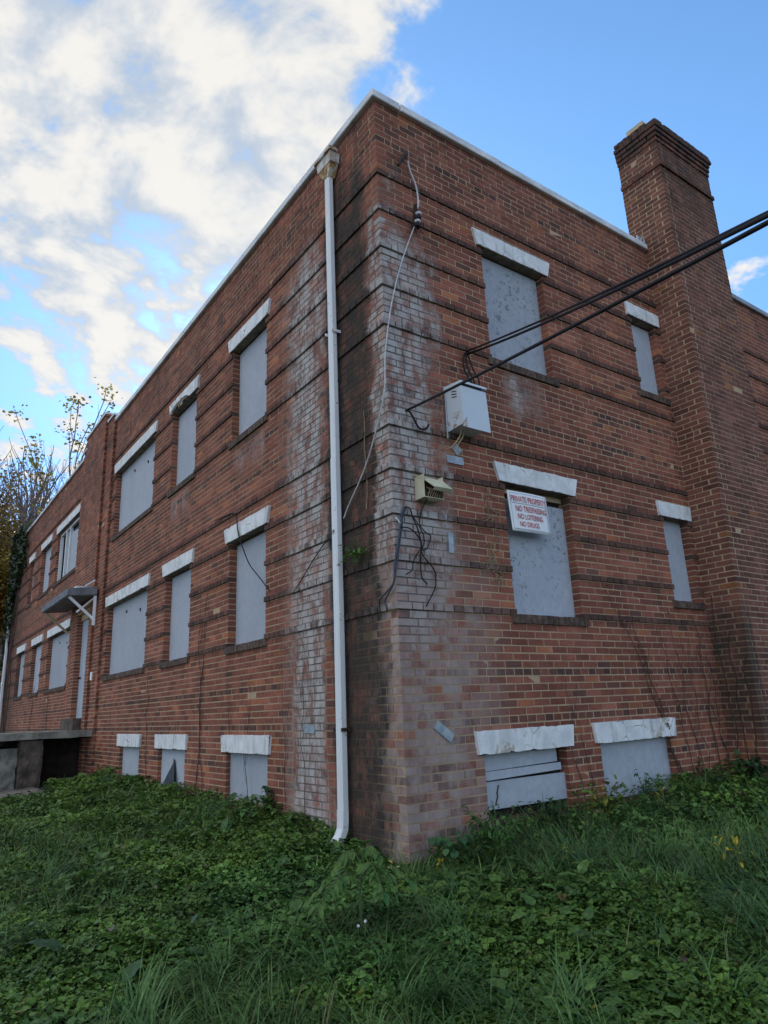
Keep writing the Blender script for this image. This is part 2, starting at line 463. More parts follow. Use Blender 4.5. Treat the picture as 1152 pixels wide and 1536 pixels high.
def mortar_face(mb, P, u0, u1, z0, z1, openings=(), d=.0028, reveal=.17):
    us = sorted({u0, u1, *[o[i] for o in openings for i in (0, 1) if u0 < o[i] < u1]})
    zs = sorted({z0, z1, *[o[i] for o in openings for i in (2, 3) if z0 < o[i] < z1]})
    for i in range(len(us)-1):
        for k in range(len(zs)-1):
            uc = (us[i]+us[i+1])/2; zc = (zs[k]+zs[k+1])/2
            if any(o[0] < uc < o[1] and o[2] < zc < o[3] for o in openings): continue
            mb.quad(P(us[i],zs[k],d), P(us[i+1],zs[k],d), P(us[i+1],zs[k+1],d), P(us[i],zs[k+1],d))
    for o in openings:
        e = .005
        for (ua, ub, za, zb) in ((o[0]-e,o[0]-e,o[2],o[3]), (o[1]+e,o[1]+e,o[2],o[3])):
            mb.quad(P(ua,za,d), P(ua,za,reveal), P(ua,zb,reveal), P(ua,zb,d))
        mb.quad(P(o[0],o[3],d), P(o[1],o[3],d), P(o[1],o[3],reveal), P(o[0],o[3],reveal))
        mb.quad(P(o[0],o[2],d), P(o[1],o[2],d), P(o[1],o[2],reveal), P(o[0],o[2],reveal))

PL = lambda u, z, d: (d, u, z)        # left face, normal -X
PR = lambda u, z, d: (u, d, z)        # right face, normal -Y

# windows: (face, kind, u0, u1, z0, z1, opts) ; z0 = sill top, z1 = lintel bottom
WIN = []
def W(face, u0, u1, z0, z1, lint=.19, **k): WIN.append(dict(face=face, u0=u0, u1=u1, z0=z0, z1=z1, lint=lint, **k))
up0, up1, lo0, lo1, b1 = 2.655, 3.985, .02, 1.305, -1.18
for (a, b) in ((2.44, 3.46), (4.80, 5.87), (6.76, 9.17)):
    W('left', a, b, up0, up1, chip=(a == 4.80), screws=(a == 6.76))
    W('left', a, b, lo0, lo1, screws=(a == 6.76))
W('left', 12.24, 14.72, up0, up1, broken=True); W('left', 15.55, 16.86, up0, up1); W('left', 18.05, 18.78, up0, up1)
W('left', 12.40, 14.80, lo0, lo1, screws=True); W('left', 15.66, 17.0, lo0, lo1); W('left', 18.2, 19.5, lo0, lo1)
W('left', 2.38, 3.45, -1.68, b1, base=True); W('left', 4.80, 5.88, -1.72, b1, base=True); W('left', 6.78, 7.84, -1.74, b1, base=True)
W('right', 1.35, 2.31, up0, up1, mildew=True); W('right', 1.36, 2.32, lo0, lo1, mildew=True, peel=True, gap=True)
W('right', 3.97, 4.50, 2.93, up1, lint=.18); W('right', 3.985, 4.50, .285, lo1-.015, lint=.18)
W('right', .83, 1.86, -1.70, b1, base=True, planks=True); W('right', 2.35, 3.50, -1.705, b1, base=True)

DOOR = (10.22, 11.22, -.80, 1.40)
BAY0, BAY1 = 9.42, 12.12
def op_rect(w):
    return (w['u0'], w['u1'], w['z0'] - (0.088 if not w.get('base') else .0), w['z1'] + w['lint'])

bld = empty('brick_building', 'two-storey red brick apartment building with boarded windows, white lintels and tall chimney', 'building', (0, 0, -1.9))

# left wall
ops = [op_rect(w) for w in WIN if w['face'] == 'left']
mb = MB(); bay_op = (BAY0+.03, BAY1-.03, -3., 6.)
brick_face(mb, PL, 0., 21.75, COURSES, ops + [bay_op], 'left', 'B')
wallL = mb.build('wall', BRICK['left'], bld)
mm = MB(); mortar_face(mm, PL, .0028, 21.75, -2.35, Z['T'], ops + [(BAY0+.1, BAY1-.1, -2.35, Z['T'])])
mm.build('mortar_joints', MORTAR['left'], wallL)
# right wall (runs on behind the chimney)
CX0, CX1, CY0, CY1, CTOP = 4.60, 5.94, -.425, .20, 7.02
ops = [op_rect(w) for w in WIN if w['face'] == 'right']
ch_op = (CX0+.02, CX1-.02, -3., 6.)
mb = MB(); brick_face(mb, PR, 0., 11.5, COURSES, ops + [ch_op], 'right', 'A')
wallR = mb.build('wall', BRICK['right'], bld)
mm = MB(); mortar_face(mm, PR, .0028, 11.5, -2.35, Z['T'], ops + [(CX0+.05, CX1-.05, -2.35, Z['T'])])
mm.build('mortar_joints', MORTAR['right'], wallR)
# back walls and roof
mm = MB()
mm.box((11.3, .1, -2.35), (11.45, 21.7, Z['T']-.02)); mm.box((.1, 21.55, -2.35), (11.28, 21.7, Z['T']-.02))
mm.build('wall', simple('back brick', (.14, .055, .04), (.24, .09, .06), 9., .9), bld)
mm = MB(); mm.box((.15, .15, 4.85), (11.28, 21.5, 4.9)); mm.build('roof', ROOFING, bld)
mm = MB(); mm.box((.3, .3, -2.3), (.32, 21., 4.8)); mm.box((.34, .3, -2.3), (11., .32, 4.8))
mm.build('inner_lining', VOID, bld)

# entrance bay: stepped pilasters round the door
BCOUR = COURSES + [[Z['T']+i*.0703, Z['T']+(i+1)*.0703, 's'] for i in range(5)]
mb = MB(); mm = MB()
def bayP(dx): return lambda u, z, d: (d-dx, u, z)
brick_face(mb, bayP(.05), BAY0, 9.97, [c for c in BCOUR if c[1] < 5.36], [], 'left', bands=False, tooth0=.045, depth=.09)
brick_face(mb, bayP(.10), 9.93, 11.66, BCOUR, [DOOR], 'left', bands=False, tooth0=.045, tooth1=.045, depth=.14)
brick_face(mb, bayP(.05), 11.70, BAY1, [c for c in BCOUR if c[1] < 5.36], [], 'left', bands=False, tooth1=.045, depth=.09)
bay = mb.build('entrance_bay', BRICK['left'], bld)
mortar_face(mm, bayP(.05), BAY0+.05, 9.99, -2.35, 5.35)
mortar_face(mm, bayP(.10), 9.98, 11.61, -2.35, 5.55, [DOOR], reveal=.35)
mortar_face(mm, bayP(.05), 11.61, BAY1-.05, -2.35, 5.35)
for (u, x0, x1, zt) in ((BAY0+.05, -.044, .02, 5.35), (9.98, -.094, 0., 5.55), (11.61, -.094, 0., 5.55), (BAY1-.05, -.044, .02, 5.35)):
    mm.quad((x0,u,-2.35), (x1,u,-2.35), (x1,u,zt), (x0,u,zt))
mm.quad((.12, BAY0, 4.8), (.12, BAY1, 4.8), (.12, BAY1, 5.5), (.12, BAY0, 5.5))
mm.build('mortar_joints', MORTAR['left'], bay)

# copings
def coping(name, a, b, z0, z1, mat_):
    mb = MB(); n = max(2, int(max(abs(b[0]-a[0]), abs(b[1]-a[1]))/1.3))
    along_y = abs(b[1]-a[1]) > abs(b[0]-a[0])
    for i in range(n):
        t0 = i/n; t1 = (i+1)/n - (.0025 / max(abs(b[1]-a[1]), abs(b[0]-a[0])))
        j = random.uniform(-.003, .003); k = random.uniform(-.003, .003)
        if along_y: mb.box((a[0]+k, a[1]+(b[1]-a[1])*t0, z0+j), (b[0], a[1]+(b[1]-a[1])*t1, z1+j))
        else: mb.box((a[0]+(b[0]-a[0])*t0, a[1]+k, z0+j), (a[0]+(b[0]-a[0])*t1, b[1], z1+j))
    o = mb.build(name, mat_, bld); bv = o.modifiers.new('edge', 'BEVEL'); bv.width = .008; bv.segments = 1
    return o
coping('coping', (-.05, -.05), (.30, BAY0+.05), Z['T']-.005, Z['T']+.085, COPING)
coping('coping', (-.05, BAY1-.02), (.30, 21.8), Z['T']-.005, Z['T']+.07, COPING)
coping('coping', (.31, -.05), (CX0-.004, .30), Z['T']-.005, Z['T']+.085, COPING)
coping('coping', (CX1+.01, -.05), (11.5, .30), Z['T']-.005, Z['T']+.08, simple('grey metal coping', (.20, .22, .26), (.32, .35, .40), 3., .5))
mb = MB(); mb.box((-.13, 9.94, 5.545), (.13, 11.66, 5.60)); mb.box((-.08, BAY0, 5.345), (.11, 9.935, 5.39)); mb.box((-.08, 11.665, 5.345), (.11, BAY1, 5.39))
mb.build('coping', COPING, bld)

# chimney
def cproj(z):
    if 6.33 < z < 6.41: return .030
    if z > 6.76: return min(.018 + int((z-6.76)/.0703+.001)*.016, .062)
    return 0.
CC = [c for c in COURSES] + [[Z['T']+i*.0703, Z['T']+(i+1)*.0703, 's'] for i in range(26)]
mb = MB()
PCL = lambda u, z, d: (CX0+d, -u, z)      # west side; u measured from the front back: u=-y
brick_face(mb, lambda u, z, d: (CX0+d, CY0+u, z), 0., CY1-CY0, [c for c in CC], [], 'chimney', 'A', bands=False, proj_fn=cproj, depth=.10)
brick_face(mb, lambda u, z, d: (CX0+u, CY0+d, z), 0., CX1-CX0, [c for c in CC], [], 'chimney', 'B', bands=False, proj_fn=cproj, depth=.10)
CT = [c for c in CC if c[0] > 4.9]
brick_face(mb, lambda u, z, d: (CX1-d, CY0+u, z), .12, CY1-CY0, CC, [], 'chimney', bands=False, proj_fn=cproj, depth=.10)
brick_face(mb, lambda u, z, d: (CX0+u, CY1-d, z), .12, CX1-CX0-.12, CT, [], 'chimney', bands=False, proj_fn=cproj, depth=.10)
chim = mb.build('chimney', BRICK['chimney'], bld)
mm = MB(); e = .003
mm.box((CX0+e, CY0+e, -2.35), (CX1-e, CY1-e, CTOP-.02)); mm.build('mortar_joints', MORTAR['chimney'], chim)
mb = MB()
for i in range(3):       # stepped soot-black top
    for k in range(26):
        L = (CX1-CX0+.1)/26
        x = CX0-.05+k*L
        if random.random() < .985 - i*.05:
            mb.box((x+.003, CY0-.065+.012*i, CTOP-.04+i*.05), (x+L-.003, CY0+.1, CTOP+.01+i*.05+random.uniform(-.006, .006)))
    for k in range(10):
        L = (CY1-CY0-.1)/10; y = CY0+.1+k*L
        if random.random() < .985 - i*.05:
            mb.box((CX0-.065+.012*i, y+.003, CTOP-.04+i*.05), (CX0+.1, y+L-.003, CTOP+.01+i*.05+random.uniform(-.006, .006)))
mb.box((CX0+.1, CY0+.1, CTOP-.05), (CX1-.06, CY1-.02, CTOP+.06))
mb.build('chimney_cap', simple('sooty cap brick', (.028, .021, .018), (.125, .066, .05), 16., .95, bstr=.5), chim)
mb = MB(); mb.box((CX0-.03, CY0+.13, CTOP+.115), (CX0+.24, CY0+.40, CTOP+.185)); mb.build('capping_slab', TAN, chim)
mb = MB()     # crumpled flashing where coping meets chimney
for k in range(9):
    x = CX0-.16+random.uniform(0, .14); y = random.uniform(-.03, .12); z = Z['T']+.085
    mb.tube([(x, y, z), (x+random.uniform(-.05,.05), y+random.uniform(-.05,.05), z+.06), (x+random.uniform(-.08,.08), y+random.uniform(-.06,.06), z+random.uniform(.05,.12))], [.018,.02,.008], 5)
mb.build('flashing', GALV, bld)

# windows ---------------------------------------------------------------
SILLM, t_ = mat('dark sill brick')
t_.out(t_.mix(1., t_.attr('bcol'), t_.new_gray(t_.sm(t_.noise(t_.pos(), 25., 4.), .3, .7, .6, 1.3)), 'MULTIPLY'), .9, t_.noise(t_.pos(), 40., 3.), .4, .005)
def lintel_mesh(P, u0, u1, z0, h, flare, proj, chip=False, seed=0):
    r = random.Random(seed); mb = MB(); n = 22
    def pt(i, top, front):
        t = i/n
        a = (u0-flare if top else u0-.075); b = (u1+flare if top else u1+.075)
        u = a+(b-a)*t
        z = (z0+h if top else z0)
        j = r.uniform(-.003, .003) + (r.random() < .10)*(r.uniform(.004, .012) if not top else -r.uniform(.003, .008))*front
        d = -proj + r.uniform(-.002, .003) if front else .10
        return [u, z+j, d]
    rows = [[pt(i, tp, fr) for i in range(n+1)] for (tp, fr) in ((False, False), (False, True), (True, True), (True, False))]
    if chip:
        for i in range(n+1):
            t = i/n
            bite = max(0., math.sin(PI*min(1, max(0, (t-.30)/.72))))**.6
            rows[1][i][1] += h*.62*bite*r.uniform(.75, 1.1); rows[0][i][1] += h*.2*bite
            if bite > .2: rows[0][i][2] = .10
    vs = [P(*q) for row in rows for q in row]; fs = []
    m_ = n+1
    for a in range(4):
        b = (a+1) % 4
        for i in range(n): fs.append((a*m_+i, a*m_+i+1, b*m_+i+1, b*m_+i))
    fs.append((0, m_, 2*m_, 3*m_)); fs.append((n, 3*m_+n, 2*m_+n, m_+n))
    mb.add(vs, fs); return mb

for i, w in enumerate(WIN):
    P = PL if w['face'] == 'left' else PR
    u0, u1, z0, z1 = w['u0'], w['u1'], w['z0'], w['z1']
    bd = .098 if not w.get('base') else .055
    mb = MB()
    dx = lambda: random.uniform(-.004, .004)
    def board(a, b, c, d, dep, th=.012, tilt=0.):
        mb.hexa([P(a, c, dep+tilt), P(b, c+dx(), dep+tilt), P(b, c+dx(), dep+th+tilt), P(a, c, dep+th+tilt),
                 P(a+dx(), d, dep), P(b+dx(), d+dx(), dep), P(b+dx(), d, dep+th), P(a, d, dep+th)])
    bm = BOARD_M if w.get('mildew') else BOARD
    extra = []
    if w.get('planks'):
        board(u0-.01, u1+.01, -1.625, -1.405, .050)
        win = mb.build('window', BOARD, bld); win['label'] = 'basement window with its boarding split into three loose planks'
        for (a, b, c, d, dep) in ((u0-.01, u1-.05, -1.395, -1.325, .030), (u0-.01, u1-.06, -1.325, -1.185, .062)):
            mb = MB(); mb.hexa([P(a,c,dep), P(b,c+.02,dep+.01), P(b,c+.02,dep+.025), P(a,c,dep+.015), P(a,d,dep), P(b,d+(.012 if d<-1.3 else 0.),dep+.012), P(b,d+(.012 if d<-1.3 else 0.),dep+.027), P(a,d,dep+.015)])
            mb.build('plank', BOARD, win)
        mb = MB(); mb.quad(P(u0,-1.9,.10), P(u1,-1.9,.10), P(u1,z1,.10), P(u0,z1,.10)); mb.build('opening', VOID, win)
        mb = MB(); mb.tube([P(u0+.13,-1.59,.045), P(u0+.16,-1.53,.045), P(u0+.155,-1.5,.044), P(u0+.18,-1.44,.045)], .007, 4); mb.build('hole', IRON, win)
    elif w.get('broken'):
        mb.hexa([P(u0, z0, .10), P(u0+1.25, z0, .10), P(u0+1.25, z0, .115), P(u0, z0, .115), P(u0, z1-.32, .10), P(u0+1.25, z1-.2, .10), P(u0+1.25, z1-.2, .115), P(u0, z1-.32, .115)])
        win = mb.build('window', BOARD, bld); win['label'] = 'upper window with one board left and bare white frame posts'
        mb = MB()
        for u in (u0+1.32, u0+1.75, u1-.06): mb.box(P(u, z0, .06), P(u+.06, z1, .13))
        mb.box(P(u0, z1-.07, .065), P(u1, z1-.01, .125)); mb.build('frame', WHITE, win)
        mb = MB(); mb.quad(P(u0, z0, .15), P(u1, z0, .15), P(u1, z1, .15), P(u0, z1, .15)); mb.build('pane', GLASSY, win)
    else:
        top = z1 - (.055 if w.get('gap') else .0)
        if not w.get('base') and not w.get('gap'): top = z1 - random.choice((0., .03, .02))
        if w.get('gap'): top = z1-.12
        board(u0-.003, u1+.003, z0, top, bd)
        win = mb.build('window', bm, bld)
        if not w.get('base'):
            mb = MB(); mb.box(P(u0, z1-.06, bd+.014), P(u1, z1, bd+.05)); mb.build('frame_head', TAN if w.get('gap') else DARKSOFFIT, win)
            mb = MB(); mb.quad(P(u0, z0, bd+.055), P(u1, z0, bd+.055), P(u1, z1, bd+.055), P(u0, z1, bd+.055)); mb.build('dark_opening', VOID, win)
        if w.get('screws'):
            for (fu, fz) in ((.28, .78), (.62, .84)):
                mb = MB(); c_ = P(u0+(u1-u0)*fu, z0+(z1-z0)*fz, bd-.012)
                mb.tube([c_, P(u0+(u1-u0)*fu, z0+(z1-z0)*fz, bd+.004)], .028, 7); mb.build('bolt', IRON, win)
    # lintel
    flare = .13
    proj = .032
    lm = LINTEL_P if (w.get('peel') or w.get('base') and w['face'] == 'right') else LINTEL
    if w.get('base'): flare = .10
    if w['u0'] > 3.9 and w['face'] == 'right': flare = .085
    lt = lintel_mesh(P, u0, u1, z1, w['lint'], flare, proj, w.get('chip'), i)
    lo = lt.build('lintel', lm, win)
    mb = MB(); mb.box(P(u0-.06, z1-.004, -.022), P(u1+.06, z1-.0005, .097)); mb.build('soffit', DARKSOFFIT, lo)
    if w.get('chip'):
        lo['label'] = 'lintel with its lower face broken away'
        mb = MB(); r = random.Random(3)
        for k in range(26):
            u = u0-.03+(u1-u0+.06)*r.uniform(.12, 1.); mb.hexa([P(u+a*r.uniform(.03,.07), z1+.005+b*.02+c*r.uniform(.03,.11), .0+b*.06) for (a,b,c) in ((-1,0,0),(1,0,0),(1,1,0),(-1,1,0),(-1,0,1),(1,0,1),(1,1,1),(-1,1,1))])
        mb.build('broken_core', RUSTLOW, lo)
    if not w.get('base'):
        mb = MB(); e = .055; n = max(4, int((u1-u0+2*e)/.075)); L = (u1-u0+2*e)/n
        zs0, zs1 = z0-.088, z0-.006
        for k in range(n):
            a = u0-e+k*L
            j = random.uniform(-.003, .003)
            g = random.uniform(.7, 1.15)
            mb.box(P(a+.004, zs0+j*.5, -.030+j), P(a+L-.004, zs1+j, .10), (.115*g, .075*g, .058*g))
        so = mb.build('sill', SILLM, win)
        mb = MB(); mb.box(P(u0-e+.002, zs0+.005, -.022), P(u1+e-.002, zs1-.006, .10)); mb.build('sill_mortar', simple('sill mortar', (.10, .08, .06), (.2, .16, .12), 14., .95) if i == 0 else bpy.data.materials['sill mortar'], so)
    elif w['face'] == 'right' and not w.get('planks'):
        mb = MB(); n = 14; L = (u1-u0)/n
        for k in range(n):
            g = random.uniform(.8, 1.15)
            mb.box(P(u0+k*L+.004, z0-.12, -.012), P(u0+(k+1)*L-.004, z0-.006, .05), (.20*g, .075*g, .05*g))
        mb.build('sill', SILLM, win)

# torn strip of dark panel leaning in the middle basement window of the long side
mb = MB(); mb.add([(.01, 5.80, -1.75), (-.02, 5.10, -1.75), (.03, 5.28, -1.33), (.03, 5.32, -1.30), (.02, 5.78, -1.77), (-.01, 5.12, -1.77), (.042, 5.28, -1.34), (.042, 5.33, -1.31)],
                  [(0,1,3,2), (4,6,7,5), (0,2,6,4), (1,5,7,3), (2,3,7,6), (0,4,5,1)])
tag(mb.build('torn_panel', simple('dark torn felt', (.03, .032, .036), (.07, .075, .085), 9., .8), None, origin=(0, 5.4, -1.75)),
    'dark triangular torn panel leaning in a basement window', 'panel')

# door, canopy --------------------------------------------------------------
mb = MB(); mb.box((.015, DOOR[0]-.02, DOOR[2]+.10), (.06, DOOR[1]+.02, DOOR[3]-.12)); door = mb.build('door', DOORPAINT, bld)
mb = MB(); mb.box((-.02, DOOR[0], DOOR[3]-.12), (.08, DOOR[1], DOOR[3])); mb.build('door_frame', TAN, door)
mb = MB(); mb.tube([(.012, DOOR[1]-.16, .1), (-.05, DOOR[1]-.16, .1)], .022, 8); mb.build('handle', IRON, door)
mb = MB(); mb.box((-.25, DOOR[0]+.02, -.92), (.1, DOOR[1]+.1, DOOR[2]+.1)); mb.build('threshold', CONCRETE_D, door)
can = MB(); y0c, y1c = 9.70, 12.25
can.hexa([(-.10,y0c,1.62),(-.10,y1c,1.62),(-.64,y1c,1.575),(-.64,y0c,1.575), (-.10,y0c,1.775),(-.10,y1c,1.775),(-.64,y1c,1.71),(-.64,y0c,1.71)])
canopy = can.build('door_canopy', SLATE, bld)
mb = MB(); mb.hexa([(-.12,y0c+.02,1.605),(-.12,y1c-.02,1.605),(-.62,y1c-.02,1.56),(-.62,y0c+.02,1.56), (-.12,y0c+.02,1.618),(-.12,y1c-.02,1.618),(-.62,y1c-.02,1.573),(-.62,y0c+.02,1.573)])
mb.build('soffit', SOFFIT, canopy)
for (yy, m_) in ((9.78, WHITE), (12.1, TAN)):
    mb = MB(); mb.bar((-.59, yy, 1.56), (-.09, yy, 1.12), .045, .05, (0, 1, 0)); mb.build('brace', m_, canopy)
mb = MB(); mb.bar((-.11, 9.78, 1.57), (-.34, 10.2, 1.33), .03, .035); mb.bar((-.12, 9.74, 1.60), (-.12, 9.74, 1.02), .05, .03, (0, 1, 0)); mb.build('wall_plate', WHITE, canopy)
mb = MB(); mb.bar((-.3, 9.85, 1.80), (-.12, 9.85, 1.93), .03, .03); mb.box((-.45, 9.9, 1.765), (-.2, 10.6, 1.80)); mb.build('loose_trim', WHITE, canopy)
mb = MB(); mb.box((-.115, 9.62, -.02), (-.10, 9.72, .13)); mb.build('doorbell_plate', WHITE, bld)

# stoop ----------------------------------------------------------------------
def rough(o, strength):
    a = o.modifiers.new('divide', 'SUBSURF'); a.subdivision_type = 'SIMPLE'; a.levels = a.render_levels = 4
    tx = bpy.data.textures.new('crumble', 'CLOUDS'); tx.noise_scale = .22; tx.noise_depth = 3
    d = o.modifiers.new('crumble', 'DISPLACE'); d.texture = tx; d.texture_coords = 'GLOBAL'; d.strength = strength; d.mid_level = .5
    return o
stoop = empty('concrete_stoop', 'worn concrete entrance landing and step over a dark basement hollow', 'steps', (-.8, 10.6, -1.9))
mb = MB(); mb.box((-1.56, 9.50, -1.035), (-.06, 12.3, -.92))
rough(mb.build('landing', CONCRETE, stoop), .035)
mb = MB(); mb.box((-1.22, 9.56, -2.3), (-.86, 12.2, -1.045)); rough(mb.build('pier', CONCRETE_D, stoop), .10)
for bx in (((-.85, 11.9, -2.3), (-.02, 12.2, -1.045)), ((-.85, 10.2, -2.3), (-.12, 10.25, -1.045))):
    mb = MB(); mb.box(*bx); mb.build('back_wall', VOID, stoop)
mb = MB(); mb.box((-2.7, 9.75, -2.3), (-1.225, 12.2, -1.17)); rough(mb.build('step', CONCRETE, stoop), .09)
mb = MB(); mb.box((-1.72, 9.62, -1.168), (-1.60, 12.1, -.93)); mb.build('kerb', CONCRETE, stoop)

# ------------------------------------------------------------------ downspouts
ds = empty('downspout', 'white square downspout with rusted leader head near the corner of the brick wall', 'downspout', (-.07, .81, -1.9))
mb = MB()
def sqpath(mb, pts, w, d):
    P_ = [Vector(p) for p in pts]; rings = []
    for i, p in enumerate(P_):
        t = (P_[min(i+1, len(P_)-1)] - P_[max(i-1, 0)]).normalized()
        side = Vector((0, 1, 0)); side = (side - t*side.dot(t)).normalized(); o = t.cross(side)
        c = .012
        prof = [(-w/2+c,-d/2), (w/2-c,-d/2), (w/2,-d/2+c), (w/2,d/2-c), (w/2-c,d/2), (-w/2+c,d/2), (-w/2,d/2-c), (-w/2,-d/2+c)]
        rings.append([p + side*a + o*b for a, b in prof])
    n = 8; vs = [q for r_ in rings for q in r_]; fs = []
    for i in range(len(P_)-1):
        for k in range(n): fs.append((i*n+k, i*n+(k+1) % n, (i+1)*n+(k+1) % n, (i+1)*n+k))
    mb.add(vs, fs)
dx_ = -.065
sqpath(mb, [(dx_, .80, 4.80), (dx_, .80, 3.2), (dx_, .80, 1.55)], .086, .066); sqpath(mb, [(dx_-.003, .80, 1.56), (dx_-.003, .80, 0), (dx_-.003, .81, -1.60)], .090, .070)
mb.build('pipe', WHITE_METAL, ds)
mb = MB(); sqpath(mb, [(dx_-.005, .81, -1.58), (dx_-.006, .81, -1.66), (dx_-.012, .81, -1.73), (dx_-.038, .815, -1.79), (dx_-.075, .82, -1.835), (dx_-.11, .825, -1.87)], .094, .074)
mb.build('elbow', WHITE_METAL, ds)
mb = MB(); mb.tube([(dx_-.098, .823, -1.858), (dx_-.1112, .8252, -1.8713)], .036, 8); mb.build('spout_mouth', VOID, ds)
# leader head
mb = MB()
mb.hexa([(-.125,.665,4.925),(-.012,.665,4.925),(-.012,.925,4.925),(-.125,.925,4.925), (-.135,.65,5.04),(-.012,.65,5.04),(-.012,.94,5.04),(-.135,.94,5.04)])
mb.build('leader_head', WHITEHEAD, ds)
mb = MB(); mb.box((-.155, .63, 5.041), (-.052, .96, 5.065)); mb.box((-.145, .64, 5.066), (-.052, .95, 5.09)); mb.build('cornice', RUST, ds)
mb = MB(); mb.hexa([(-.10,.755,4.79),(-.015,.755,4.79),(-.015,.85,4.79),(-.10,.85,4.79), (-.118,.672,4.924),(-.016,.672,4.924),(-.016,.918,4.924),(-.118,.918,4.924)])
mb.build('hopper_bottom', RUSTLOW, ds)
for z in (2.9, -.95):
    for ya in (.735, .862):
        mb = MB(); mb.box((dx_-.045, ya, z), (-.004, ya+.01, z+.03)); mb.build('strap', WHITE_METAL if z > 0 else IRON, ds)
mb = MB(); sqpath(mb, [(-.07, 21.55, 5.0), (-.07, 21.55, 1.5), (-.07, 21.55, -1.7)], .10, .08)
tag(mb.build('downspout', WHITE_METAL, None, origin=(-.07, 21.55, -1.7)), 'thin grey-white downspout at the far end of the long wall', 'downspout')

# ------------------------------------------------------------------ fittings on the short wall
sb = empty('service_box', 'grey metal electrical service box with flaking side and hanging wires', 'utility box', (.83, 0, 1.7))
x0, x1 = .675, .975
mb = MB(); mb.hexa([(x0,-.235,1.70),(x1,-.235,1.70),(x1,-.004,1.69),(x0,-.004,1.69), (x0,-.215,2.085),(x1,-.215,2.085),(x1,-.004,2.09),(x0,-.004,2.09)])
mb.build('body', GREYBOX, sb)
mb = MB(); mb.hexa([(x0-.012,-.26,1.655),(x1+.012,-.26,1.655),(x1+.012,-.238,1.665),(x0-.012,-.238,1.665), (x0-.01,-.24,2.075),(x1+.01,-.24,2.075),(x1+.01,-.219,2.075),(x0-.01,-.219,2.075)])
mb.build('door', GREYBOX, sb)
mb = MB(); mb.hexa([(x0-.015,-.255,2.098),(x1+.015,-.255,2.098),(x1+.015,-.003,2.10),(x0-.015,-.003,2.10), (x0-.01,-.245,2.125),(x1+.01,-.245,2.125),(x1+.01,-.003,2.15),(x0-.01,-.003,2.15)])
mb.build('lid', GREYBOX, sb)
mb = MB(); mb.box((x0+.03, -.243, 2.077), (x1-.05, -.222, 2.097)); 
for k in range(3): mb.hexa([(x0-.004,-.17+.0,1.985+k*.028),(x0-.004,-.10,2.005+k*.028),(x0+.01,-.10,2.005+k*.028),(x0+.01,-.17,1.985+k*.028),(x0-.004,-.17,1.993+k*.028),(x0-.004,-.10,2.013+k*.028),(x0+.01,-.10,2.013+k*.028),(x0+.01,-.17,1.993+k*.028)])
mb.build('vent_slots', BLACK, sb)
mb = MB()
for k in range(5):
    a = random.uniform(-.03, .03); mb.tube(smooth_path([(x0+.1+a,-.12,1.70),(x0+.08+a,-.11,1.62),(x0+.04+a*2,-.08,1.55+a),(x0+.03+a*3,-.05,1.50)]), .004, 4)
mb.build('loose_wires', TAN, sb)
mb = MB(); mb.tube([(x0-.01,-.02,2.05),(x0-.012,-.018,1.62)], .007, 5); mb.build('conduit', GALV, sb)

lb = empty('junction_box', 'beige plastic junction box with its cover hanging open', 'junction box', (.36, 0, 1.0))
mb = MB(); a0, a1 = .25, .47
mb.box((a0, -.13, .965), (a0+.006, -.003, 1.175)); mb.box((a1-.006, -.13, .965), (a1, -.003, 1.175)); mb.box((a0+.006, -.012, .965), (a1-.006, -.003, 1.175)); mb.box((a0+.006, -.13, .965), (a1-.006, -.013, .972))
mb.build('body', BEIGE, lb)
mb = MB(); mb.hexa([(a0-.004,-.135,1.13),(a1,-.135,1.13),(a1,-.129,1.13),(a0-.004,-.129,1.13), (a0-.004,-.003,1.20),(a1,-.003,1.20),(a1,-.003,1.19),(a0-.004,-.003,1.19)])
mb.hexa([(.285,-.235,1.035),(.485,-.235,1.035),(.485,-.229,1.028),(.285,-.229,1.028), (a0,-.14,1.125),(.455,-.14,1.135),(.455,-.133,1.128),(a0,-.133,1.118)])
mb.hexa([(.285,-.236,1.034),(.485,-.236,1.034),(.485,-.21,1.012),(.285,-.21,1.012), (.285,-.230,1.03),(.485,-.230,1.03),(.485,-.206,1.01),(.285,-.206,1.01)])
mb.build('cover', BEIGE, lb)
mb = MB(); mb.box((a0+.02, -.10, .985), (a1-.02, -.02, 1.12)); mb.build('terminal_block', DARKIN, lb)
mb = MB()
for k in range(6):
    x = a0+.05+k*.025; mb.tube(smooth_path([(x,-.10,1.07),(x+.01,-.135,1.03),(x-.01,-.13,.99),(x+.005,-.12,.945)]), .0035, 4)
mb.build('wire_ends', TAN, lb)

